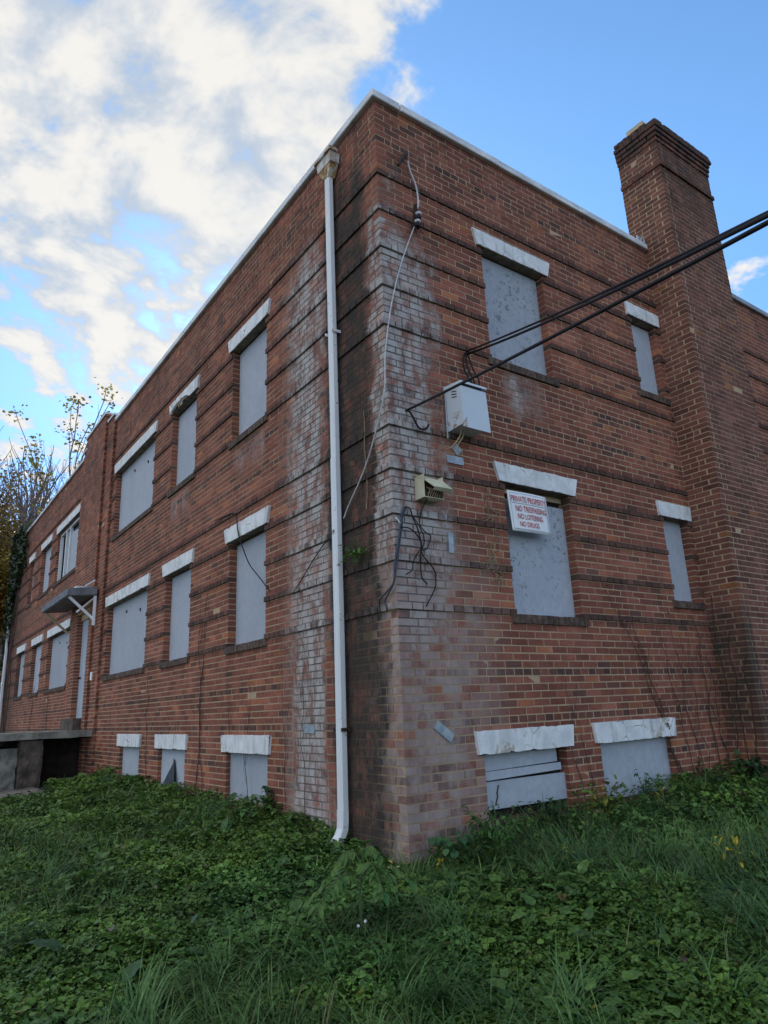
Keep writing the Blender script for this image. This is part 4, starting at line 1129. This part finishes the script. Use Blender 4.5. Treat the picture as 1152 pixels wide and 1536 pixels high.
# sapling with feathered leaves by the spout
def sapling(x, y):
    z0 = float(gz(x, y)); root = empty('sapling', 'tall yellow-green sapling with feathered leaves in front of the corner', 'sapling', (x, y, z0))
    mb = MB(); top = Vector((x+.03, y+.02, z0+.50)); mb.tube(smooth_path([(x, y, z0-.02), (x-.015, y, z0+.25), tuple(top)], 6), [.008]*7+[.005]*6, 6)
    pos = []; yaw = []; tl = []; sz = []
    for k, (a, h, L) in enumerate(((2.3, .30, .30), (3.4, .34, .34), (.6, .33, .28), (4.5, .40, .30), (5.6, .38, .28), (1.4, .42, .24), (3.0, .46, .2), (5.2, .48, .16))):
        b = Vector((x, y, z0+h)); d = Vector((math.cos(a), math.sin(a), .25))
        pts = smooth_path([b, b+d*L*.5, b+d*L+Vector((0, 0, -.14))], 6); mb.tube(pts, .0032, 4)
        for i in range(3, len(pts)):
            for s_ in (-1, 1):
                q = pts[i]; pos.append(tuple(q)); yaw.append(a+s_*1.15); tl.append(.35); sz.append(.078*random.uniform(.75, 1.1))
        pos.append(tuple(pts[-1])); yaw.append(a); tl.append(.6); sz.append(.085)
    for k in range(5): pos.append((top.x, top.y, top.z)); yaw.append(k*1.25); tl.append(-.7); sz.append(.085)
    mb.build('stem', STEM, root)
    pos = np.array(pos); N = len(pos); yaw = np.array(yaw)
    v, f = place(LANCE[0], LANCE[1], pos, yaw, np.array(tl)+RNG.normal(0, .15, N), yaw, np.array(sz))
    t = RNG.random((N, 1)); col = np.array((.045, .12, .03))*(1-t)+np.array((.12, .19, .045))*t
    np_mesh('foliage', v, f, LEAF, np.repeat(col, len(LANCE[1]), 0), root, (x, y, z0))
sapling(-1.08, -1.0)
leafy_plant('broad_leaf_weed', 'broad-leaved weed with upright leaf beside the spout of the downspout', -.62, -.02, 7, .11, .20, .10, ((.05, .11, .05), (.09, .16, .07)), IVY)
leafy_plant('broad_leaf_weed', 'low pale broad-leaved weed in front of the yellow-green sapling', -1.15, -.85, 6, .10, .18, .10, ((.10, .17, .06), (.16, .22, .08)), IVY)
leafy_plant('wall_bush', 'bright green small-leaved bush against the broken basement window', .62, -.32, 520, .26, .40, .045, MG, LANCE, stems=16)
leafy_plant('wall_bush', 'dark narrow-leaved bush right of the bright green one', 1.25, -.24, 260, .26, .34, .06, DG, LANCE, stems=14)
leafy_plant('wall_bush', 'round-leaved green bush at the foot of the corner, right side', .27, -.28, 130, .20, .28, .06, ((.03, .09, .03), (.06, .15, .045)), IVY, stems=10)
leafy_plant('yellowing_weed', 'yellowing weed between the two basement windows on the short wall', 2.05, -.18, 150, .20, .38, .055, YG, LANCE, stems=8)
leafy_plant('dark_weed', 'dark stemmy weed standing before the right basement board', 2.75, -.14, 60, .14, .42, .05, DG, LANCE, stems=5)
leafy_plant('dark_weed', 'dark leafy weed at the right edge of the right basement board', 3.75, -.20, 150, .28, .40, .06, DG, LANCE, stems=9)
leafy_plant('wall_shrub', 'dark shrub in the corner between chimney and wall', 4.38, -.30, 260, .22, .38, .06, DG, IVY, stems=9)
leafy_plant('yellow_weed', 'small clump of bright yellow leaves by the foot of the corner', .16, -.26, 16, .10, .22, .06, YEL, LANCE, stems=3)
leafy_plant('yellow_weed', 'yellow and pale leaves just left of the corner foot', -.24, -.20, 14, .10, .20, .06, ((.45, .35, .06), (.6, .5, .28)), LANCE, stems=3)
leafy_plant('yellow_weed', 'yellow-leaved sprig in the grass at the far right', 1.30, -1.75, 18, .11, .34, .06, YEL, LANCE, stems=3)
leafy_plant('yellow_weed', 'yellow-green sprig right of the yellowing weed', 2.45, -.55, 18, .12, .32, .06, ((.3, .3, .04), (.45, .4, .05)), LANCE, stems=3)
leafy_plant('yellow_weed', 'tiny yellow leaf pair in front of the bright bush', .75, -.85, 9, .07, .27, .05, YEL, LANCE, stems=2)
leafy_plant('ivy_plant', 'ivy climbing the wall edge beside the nearest basement window', -.03, 2.26, 70, .08, .42, .055, DG, IVY, stems=5)
leafy_plant('dead_weed', 'brown withered weed between two basement windows', -.10, 4.25, 60, .16, .34, .05, ((.07, .035, .025), (.14, .08, .05)), LANCE, stems=8)
leafy_plant('dead_weed', 'brown curled dead weed close left of the downspout', -.10, 1.75, 40, .14, .22, .05, ((.10, .06, .04), (.2, .13, .08)), LANCE, stems=6)
leafy_plant('wall_fern', 'small bright fern rooted in the brick beside the downspout', -.05, .52, 46, .14, .14, .065, ((.06, .17, .02), (.14, .30, .05)), LANCE, stems=8, z=.50)
leafy_plant('dock_weed', 'big yellow-green dock leaf low in the foreground', -2.02, -1.05, 3, .10, .10, .19, ((.11, .16, .04), (.16, .21, .05)), BIG, stems=3, zoff=0)
leafy_plant('dock_weed', 'big dark dock leaves at the left foreground', -2.36, -.1, 4, .14, .12, .22, ((.045, .10, .045), (.07, .14, .06)), BIG, stems=3)
leafy_plant('dock_weed', 'grey-green dock leaf in the right foreground grass', -.80, -2.22, 3, .08, .16, .16, ((.06, .12, .06), (.09, .16, .08)), BIG, stems=2)
leafy_plant('dock_weed', 'bright dock leaf in the clover at the centre left', -1.35, .35, 3, .10, .20, .15, ((.08, .18, .05), (.11, .22, .06)), BIG, stems=2)
leafy_plant('lance_weed', 'rosette of long narrow leaves left of the centre', -.95, 1.3, 10, .12, .22, .17, ((.05, .12, .04), (.08, .18, .05)), LANCE, stems=4, upright=.4)
leafy_plant('lance_weed', 'upright narrow-leaved weed close to the nearest basement window', -.55, 2.0, 12, .10, .24, .16, ((.05, .12, .04), (.09, .19, .05)), LANCE, stems=4, upright=.4)
leafy_plant('lance_weed', 'tuft of long pointed leaves in the left half of the clover', -1.5, .9, 9, .12, .20, .16, ((.05, .12, .04), (.08, .17, .05)), LANCE, stems=4, upright=.4)
cf = empty('clover_flower', 'pair of white clover blossoms in the middle foreground', 'flower', (-1.25, -1.2, float(gz(-1.25, -1.2))))
CLW = simple('white blossom', (.6, .58, .6), (.75, .73, .74), 40., .8)
for (dx, dy, h) in ((0, 0, .20), (.03, -.02, .22)):
    mb = MB(); bx_, by_ = -1.25+dx, -1.2+dy; bz_ = float(gz(-1.25, -1.2)); mb.tube([(bx_, by_, bz_), (bx_+.01, by_, bz_+h)], .0025, 4); mb.build('stem', STEM, cf)
    mb = MB()
    for k in range(60):
        u = random.uniform(-1, 1); a = random.uniform(0, 6.28); s_ = math.sqrt(1-u*u); d = Vector((s_*math.cos(a), s_*math.sin(a), u)); c0 = Vector((bx_+.01, by_, bz_+h))
        mb.tube([c0+d*.002, c0+d*.0075], [.0012, .0018], 4)
    mb.build('blossom', CLW, cf)

# --- dead vines -----------------------------------------------------------------
def vine(P, u, z0, z1, drift, r, m, label, group, leaves=0, twigs=4):
    mb = MB(); n = 9; pts = []
    for k in range(n):
        t = k/(n-1); pts.append(P(u+drift*t+random.gauss(0, .025)*(k > 0), z0+(z1-z0)*t, -.012-random.uniform(0, .012)))
    sp_ = smooth_path(pts, 5); r *= .68; mb.tube(sp_, [r*(1-.7*i/len(sp_)) for i in range(len(sp_))], 5)
    for k in range(twigs):
        i = random.randrange(8, len(sp_)-2); q = sp_[i]; s_ = random.choice((-1, 1)); L = random.uniform(.08, .3)
        uu = q[1] if P is PL else q[0]
        tp = [P(uu, q[2], -.02), P(uu+s_*L*.3, q[2]+L*.55, -.02), P(uu+s_*L*.35, q[2]+L, -.018)]
        mb.tube(smooth_path(tp, 4), r*.4, 4)
    o = mb.build('vine', m, None, origin=pts[0]); tag(o, label, 'vine', group)
    if leaves:
        ps = np.array([sp_[random.randrange(len(sp_)//3, len(sp_))] for _ in range(leaves)]) + RNG.normal(0, .02, (leaves, 3))
        if P is PR: ps[:, 1] = -.03-RNG.random(leaves)*.03
        else: ps[:, 0] = -.03-RNG.random(leaves)*.03
        yw = RNG.uniform(0, 6.28, leaves); v, f = place(IVY[0], IVY[1], ps, yw, RNG.normal(0, 1.2, leaves), yw, RNG.uniform(.02, .04, leaves))
        np_mesh('dry_leaves', v, f, LEAF, np.repeat(np.array([[.14, .075, .05]])*RNG.uniform(.5, 1.6, (leaves, 1)), len(IVY[1]), 0), o, pts[0])
gv = 'bare vines on the short wall'
for (u, z1, dr, r, lab, lv) in ((2.02, -.55, -.10, .006, 'thin bare vine between the two basement windows', 0), (2.18, -.75, -.16, .005, 'short bare vine left of the right basement window', 0),
        (3.62, .10, -.55, .010, 'leaning dead vine with withered leaves right of the right basement lintel', 26), (3.72, .33, -.95, .010, 'longest dead vine, reaching left above the right basement lintel', 34),
        (3.85, -.05, -.30, .008, 'dark dead vine below the narrow lower window', 8), (4.00, .10, -.22, .008, 'straight dead vine under the narrow window sill', 6),
        (4.15, -.2, -.12, .007, 'thin dead vine nearer the chimney corner', 0), (4.35, .12, -.05, .012, 'thick dead vine in the corner beside the chimney', 8), (4.48, -.35, -.02, .010, 'short thick vine hugging the chimney corner', 0)):
    vine(PR, u, -1.75, z1, dr, r, VINE, lab, gv, lv, 5)
PCH = lambda u, z, d: (CX0+d, u, z)
for (u, z1, lab) in ((-.10, .35, 'bare vine on the side of the chimney nearest the wall'), (-.22, -.1, 'bare vine in the middle of the chimney side'), (-.34, -.35, 'bare vine near the outer edge of the chimney side')):
    mb = MB(); pts = [(CX0-.014, u+random.gauss(0, .02), -1.8+(z1+1.8)*k/7) for k in range(8)]; mb.tube(smooth_path(pts, 4), .0055, 5)
    tag(mb.build('vine', VINE, None, origin=pts[0]), lab, 'vine', 'bare vines on the chimney')
gl = 'bare vines on the long wall'
for (u, z1, dr, r, lab) in ((6.35, -.05, .1, .008, 'bare vine rising between the two farthest of the three basement windows'), (4.35, .9, -.25, .010, 'tall brown vine up the brick between narrow and nearest windows'), (4.15, .7, .25, .008, 'thinner brown vine beside the tall one'),
        (3.3, -.25, .1, .006, 'thin vine trailing over the nearest basement lintel'), (2.9, -.4, -.1, .006, 'short vine on the middle of the nearest basement lintel'), (1.95, .0, .1, .005, 'thin vine in the white stained brick'), (1.55, .3, .05, .005, 'fine vine just left of the downspout'),
        (14.0, -.1, .2, .012, 'vine on the far wall below the wide boarded window'), (16.5, .2, -.4, .012, 'vine on the far wall past the stoop')):
    vine(PL, u, -1.8, z1, dr, r, VINE, lab, gl, 0, 6)
for (u, z0, z1, lab) in ((.36, .95, 1.9, 'pale dry vine strand hanging on the dark brick right of the downspout'), (.18, .75, 1.25, 'short pale dry strand near the corner')):
    mb = MB(); pts = [(-.015, u+random.gauss(0, .012), z0+(z1-z0)*k/6) for k in range(7)]; mb.tube(smooth_path(pts, 4), .004, 4)
    tag(mb.build('dry_strand', VINE_T, None, origin=pts[0]), lab, 'vine')
# twiggy remains of creeper beside the sign
mb = MB()
for k in range(46):
    z = random.uniform(.35, 1.25); u = 1.12+random.gauss(0, .05); mb.tube(smooth_path([(u, -.012, z), (u+random.gauss(0, .05), -.02, z-.06), (u+random.gauss(0, .08), -.016, z-.12)], 3), random.uniform(.002, .004), 4)
tag(mb.build('dry_creeper', VINE_T, None, origin=(1.12, 0, .3)), 'dry twiggy creeper remains on the brick left of the warning sign', 'vine')

# --- trees ----------------------------------------------------------------------
def grow(mb, p, d, L, r, depth, tips, spread=.5, up=.15, n_child=(2, 3), rmin=.012):
    d = d.normalized(); pts = [p]; rr = [r]; q = p
    for k in range(4):
        d = (d + Vector((random.gauss(0, .10), random.gauss(0, .10), random.gauss(0, .06)+up*.25))).normalized()
        q = q + d*L/4; pts.append(q); rr.append(r*(1-.38*(k+1)/4))
    mb.tube(pts, rr, 7 if depth > 2 else 4 if depth > 0 else 3, cap=False)
    if depth == 0: tips.append(q); return
    for k in range(random.randint(*n_child)):
        dev = spread*(.35 if k == 0 else 1.)
        a = Vector((random.gauss(0, 1), random.gauss(0, 1), random.gauss(0, .5))); a = (a - d*a.dot(d)).normalized()
        nd = d*math.cos(dev*random.uniform(.5, 1.3)) + a*math.sin(dev*random.uniform(.6, 1.4)) + Vector((0, 0, .12))
        grow(mb, pts[4 if k == 0 else random.choice((2, 3, 4))], nd, L*(random.uniform(.8, .95) if k == 0 else random.uniform(.6, .85)), max(rmin, r*(random.uniform(.6, .72) if k == 0 else random.uniform(.42, .62))), depth-1, tips, spread, up, n_child, rmin)
    tips.append(q)

def crown_leaves(tips, n, leaf, c0, c1, sigma, origin, root, name='crown'):
    T = np.array([tuple(t) for t in tips]); idx = RNG.integers(0, len(T), n)
    pos = T[idx] + RNG.normal(0, sigma, (n, 3)); clump = RNG.random(len(T))[idx]
    yaw = RNG.uniform(0, 6.28, n)
    v, f = place(IVY[0], IVY[1], pos, yaw, RNG.normal(.3, .8, n), RNG.uniform(0, 6.28, n), RNG.uniform(.7, 1.3, n)*leaf)
    t = np.clip(clump*.7+RNG.random(n)*.4, 0, 1)[:, None]; col = np.array(c0)*(1-t)+np.array(c1)*t
    np_mesh(name, v, f, LEAF, np.repeat(col, len(IVY[1]), 0), root, origin)

def tree(name, label, x, y, h, r, depth, spread, leaves=0, leaf=.12, c0=(.1,.1,.02), c1=(.2,.15,.03), sigma=.35, first=.34, nc=(2, 3), seed=1, group=None, lean=(0, 0)):
    random.seed(seed); z0 = float(gz(x, y))-.05
    root = empty(name, label, 'tree', (x, y, z0), group); mb = MB(); tips = []
    grow(mb, Vector((x, y, z0)), Vector((lean[0], lean[1], 1)), h*first*.86, r, depth, tips, spread, .25, nc)
    mb.build('trunk', BARK, root)
    if leaves: crown_leaves(tips[:], leaves, leaf, c0, c1, sigma, (x, y, z0), root)
    return root
tg = 'bare trees beyond the building'
tree('bare_tree', 'large bare tree spreading at the left edge of the sky', .35, 30., 15.5, .26, 6, .50, 120, .08, (.25, .12, .03), (.3, .2, .04), .07, .23, (3, 4), 5, tg)
tree('bare_tree', 'bare tree with fine upright branches, tallest behind the far roof', 2.35, 33., 17.5, .24, 6, .40, 90, .09, (.30, .20, .03), (.4, .28, .04), .07, .24, (3, 3), 9, tg)
tree('bare_tree', 'bare multi-stemmed tree between two other bare trees', 1.3, 36., 16.5, .25, 6, .48, 80, .08, (.2, .1, .04), (.3, .2, .05), .07, .24, (3, 4), 14, tg)
tree('bare_tree', 'thin bare tree nearest the stepped parapet', 2.75, 31., 13.2, .18, 6, .42, 90, .08, (.22, .10, .05), (.3, .2, .05), .07, .25, (3, 3), 23, tg)
tree('autumn_tree', 'golden and green autumn tree at the left edge beside the far wall', -.15, 24.8, 9.6, .20, 5, .55, 17000, .13, (.055, .065, .02), (.36, .22, .035), .38, .28, (2, 3), 31)
tree('autumn_tree', 'brownish green autumn tree showing over the far roofline', 1.3, 28., 11.5, .2, 5, .5, 8500, .13, (.09, .095, .03), (.32, .20, .06), .4, .30, (2, 3), 44)
tree('autumn_tree', 'darker olive tree low at the left horizon', -.4, 34., 8.5, .22, 5, .6, 9500, .15, (.02, .028, .012), (.10, .10, .03), .5, .26, (2, 3), 52)
tree('yellow_tree', 'small yellow-green treetop peeking over the parapet', 4.45, 27., 9.7, .14, 4, .22, 1500, .13, (.12, .14, .03), (.42, .36, .06), .22, .50, (2, 3), 61)
random.seed(99)
# creeper over the far end of the long wall
root = empty('ivy_creeper', 'dark green creeper covering the far end of the long wall', 'creeper', (-.1, 20.5, -1.8)); mb = MB()
for k in range(6):
    y = 20.2+random.random()*1.3; mb.tube(smooth_path([(-.04, y, -1.8), (-.05, y+random.gauss(0,.3), .5), (-.05, y+random.gauss(0,.4), 2.5), (-.05, y+random.gauss(0,.5), 4.6)], 5), .012, 4)
mb.build('stem', VINE, root)
n = 4200; zz = 5.5-np.abs(RNG.normal(0, 1.5, n)); yy = 21.9-np.abs(RNG.normal(0, .95, n))*np.clip((zz-1.)/3., .15, 1.); zz = np.maximum(zz, 1.)
keep = vnoise(yy, zz, 1.6, 70) > .33; yy = yy[keep]; zz = zz[keep]; n = len(yy)
yw = RNG.uniform(0, 6.28, n); v, f = place(IVY[0], IVY[1], np.stack([-.03-RNG.random(n)*.14, yy, zz], -1), yw, RNG.normal(.9, .5, n), np.full(n, PI)+RNG.normal(0, .8, n), RNG.uniform(.08, .15, n))
t = RNG.random((n, 1)); np_mesh('foliage', v, f, LEAF, np.repeat(np.array((.012, .024, .012))*(1-t)+np.array((.04, .06, .02))*t, len(IVY[1]), 0), root, (-.1, 20.5, -1.8))

# ------------------------------------------------------------------ sky, sun
SUN_AZ, SUN_EL = 66., 27.      # azimuth from +X towards +Y
w = bpy.data.worlds.new('World'); sc.world = w; w.use_nodes = True
t = NT(w.node_tree)
sky = t.new('ShaderNodeTexSky', sky_type='NISHITA'); sky.sun_disc = False
sky.sun_elevation = R(SUN_EL); sky.sun_rotation = R(90-SUN_AZ); sky.air_density = 1.0; sky.dust_density = .15; sky.ozone_density = 3.5
tc = t.new('ShaderNodeTexCoord').outputs['Generated']
sp = t.new('ShaderNodeSeparateXYZ'); t.l.new(tc, sp.inputs[0]); dx, dy, dz = sp.outputs
zc = t.m('MAXIMUM', t.m('ADD', dz, .16), .05)
cv = t.new('ShaderNodeCombineXYZ'); t.put(cv.inputs[0], t.m('DIVIDE', dx, zc)); t.put(cv.inputs[1], t.m('DIVIDE', dy, zc)); cv.inputs[2].default_value = 3.7
uv = cv.outputs[0]
wn = t.noise(uv, 1.3, 3., .5, out=1)
wv = t.new('ShaderNodeVectorMath', operation='MULTIPLY_ADD'); t.l.new(wn, wv.inputs[0]); wv.inputs[1].default_value = (.35, .35, 0); t.l.new(uv, wv.inputs[2])
n1 = t.noise(wv.outputs[0], 3.6, 10., .58)
n2 = t.noise(wv.outputs[0], 6.5, 8., .62)
hl = t.m('SQRT', t.m('ADD', t.m('MULTIPLY', dx, dx), t.m('MULTIPLY', dy, dy)))
side = t.m('DIVIDE', t.m('SUBTRACT', t.m('MULTIPLY', dy, .731), t.m('MULTIPLY', dx, .682)), t.m('MAXIMUM', hl, .05))   # sin(az-43)
front = t.m('DIVIDE', t.m('ADD', t.m('MULTIPLY', dx, .682), t.m('MULTIPLY', dy, .731)), t.m('MAXIMUM', hl, .05))
cov = t.sm(side, -.30, .28, .16, .68)                     # the cloud deck starts west of this bearing
cov = t.m('MULTIPLY', cov, t.sm(dz, .34, .60, .80, 1.))     # breaks up towards the horizon
cov = t.m('MAXIMUM', cov, t.m('MULTIPLY', t.sm(dz, .60, .44), .54))
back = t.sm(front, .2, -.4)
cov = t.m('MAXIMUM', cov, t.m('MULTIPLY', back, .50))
thr = t.m('SUBTRACT', .78, t.m('MULTIPLY', cov, .50))
n3 = t.noise(wv.outputs[0], 9.5, 7., .55)
wl = t.sm(dz, .62, .36, .45, .66)
nc = t.m('ADD', t.m('MULTIPLY', n1, t.m('SUBTRACT', 1., wl)), t.m('MULTIPLY', n3, wl))
mask = t.sm(nc, t.m('SUBTRACT', thr, .035), t.m('ADD', thr, .06))
shade = t.sm(t.m('ADD', t.m('MULTIPLY', n1, .35), t.m('MULTIPLY', n3, .65)), .43, .60)
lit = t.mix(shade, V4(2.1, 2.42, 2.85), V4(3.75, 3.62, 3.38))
# clouds behind the camera, out of view, brightened to light the shaded walls
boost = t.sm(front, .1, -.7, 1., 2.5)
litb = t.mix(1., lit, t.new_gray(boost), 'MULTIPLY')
SKYGAIN = 1.0
tint = t.mix(t.sm(dz, .15, .62), V4(.49, .65, .83), V4(.76, .95, 1.0))
skyc = t.mix(1., sky.outputs[0], tint, 'MULTIPLY')
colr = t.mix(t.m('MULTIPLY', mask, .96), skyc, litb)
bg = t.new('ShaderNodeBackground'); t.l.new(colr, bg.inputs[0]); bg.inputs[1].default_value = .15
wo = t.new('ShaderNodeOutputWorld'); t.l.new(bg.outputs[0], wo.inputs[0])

sl = bpy.data.lights.new('sun', 'SUN'); sl.energy = 3.0; sl.angle = R(.5); sl.color = (1., .93, .82)
so = bpy.data.objects.new('sun', sl); link(so)
sd = Vector((math.cos(R(SUN_EL))*math.cos(R(SUN_AZ)), math.cos(R(SUN_EL))*math.sin(R(SUN_AZ)), math.sin(R(SUN_EL))))
so.rotation_euler = (-sd).to_track_quat('-Z', 'Y').to_euler(); so.location = sd*50

# ------------------------------------------------------------------ camera
cam = bpy.data.cameras.new('camera'); co = bpy.data.objects.new('camera', cam); link(co); sc.camera = co
cam.sensor_fit = 'VERTICAL'; cam.sensor_height = 36.; cam.sensor_width = 27.; cam.lens = 1041.997/1536*36.
cam.clip_start = .05; cam.clip_end = 2000.
yw, pt, rl = .943880260, .276470855, -.0436216127
F = Vector((math.cos(pt)*math.cos(yw), math.cos(pt)*math.sin(yw), math.sin(pt))); rt = Vector((math.sin(yw), -math.cos(yw), 0)); up = rt.cross(F)
RT = rt*math.cos(rl)+up*math.sin(rl); UP = -rt*math.sin(rl)+up*math.cos(rl)
M = Matrix((RT, UP, -F)).transposed().to_4x4(); M.translation = Vector((-3.39467789, -4.55418032, -.781265485)); co.matrix_world = M
sc.view_settings.view_transform = 'Standard'; sc.view_settings.look = 'None'; sc.view_settings.exposure = .76; sc.view_settings.gamma = 1.
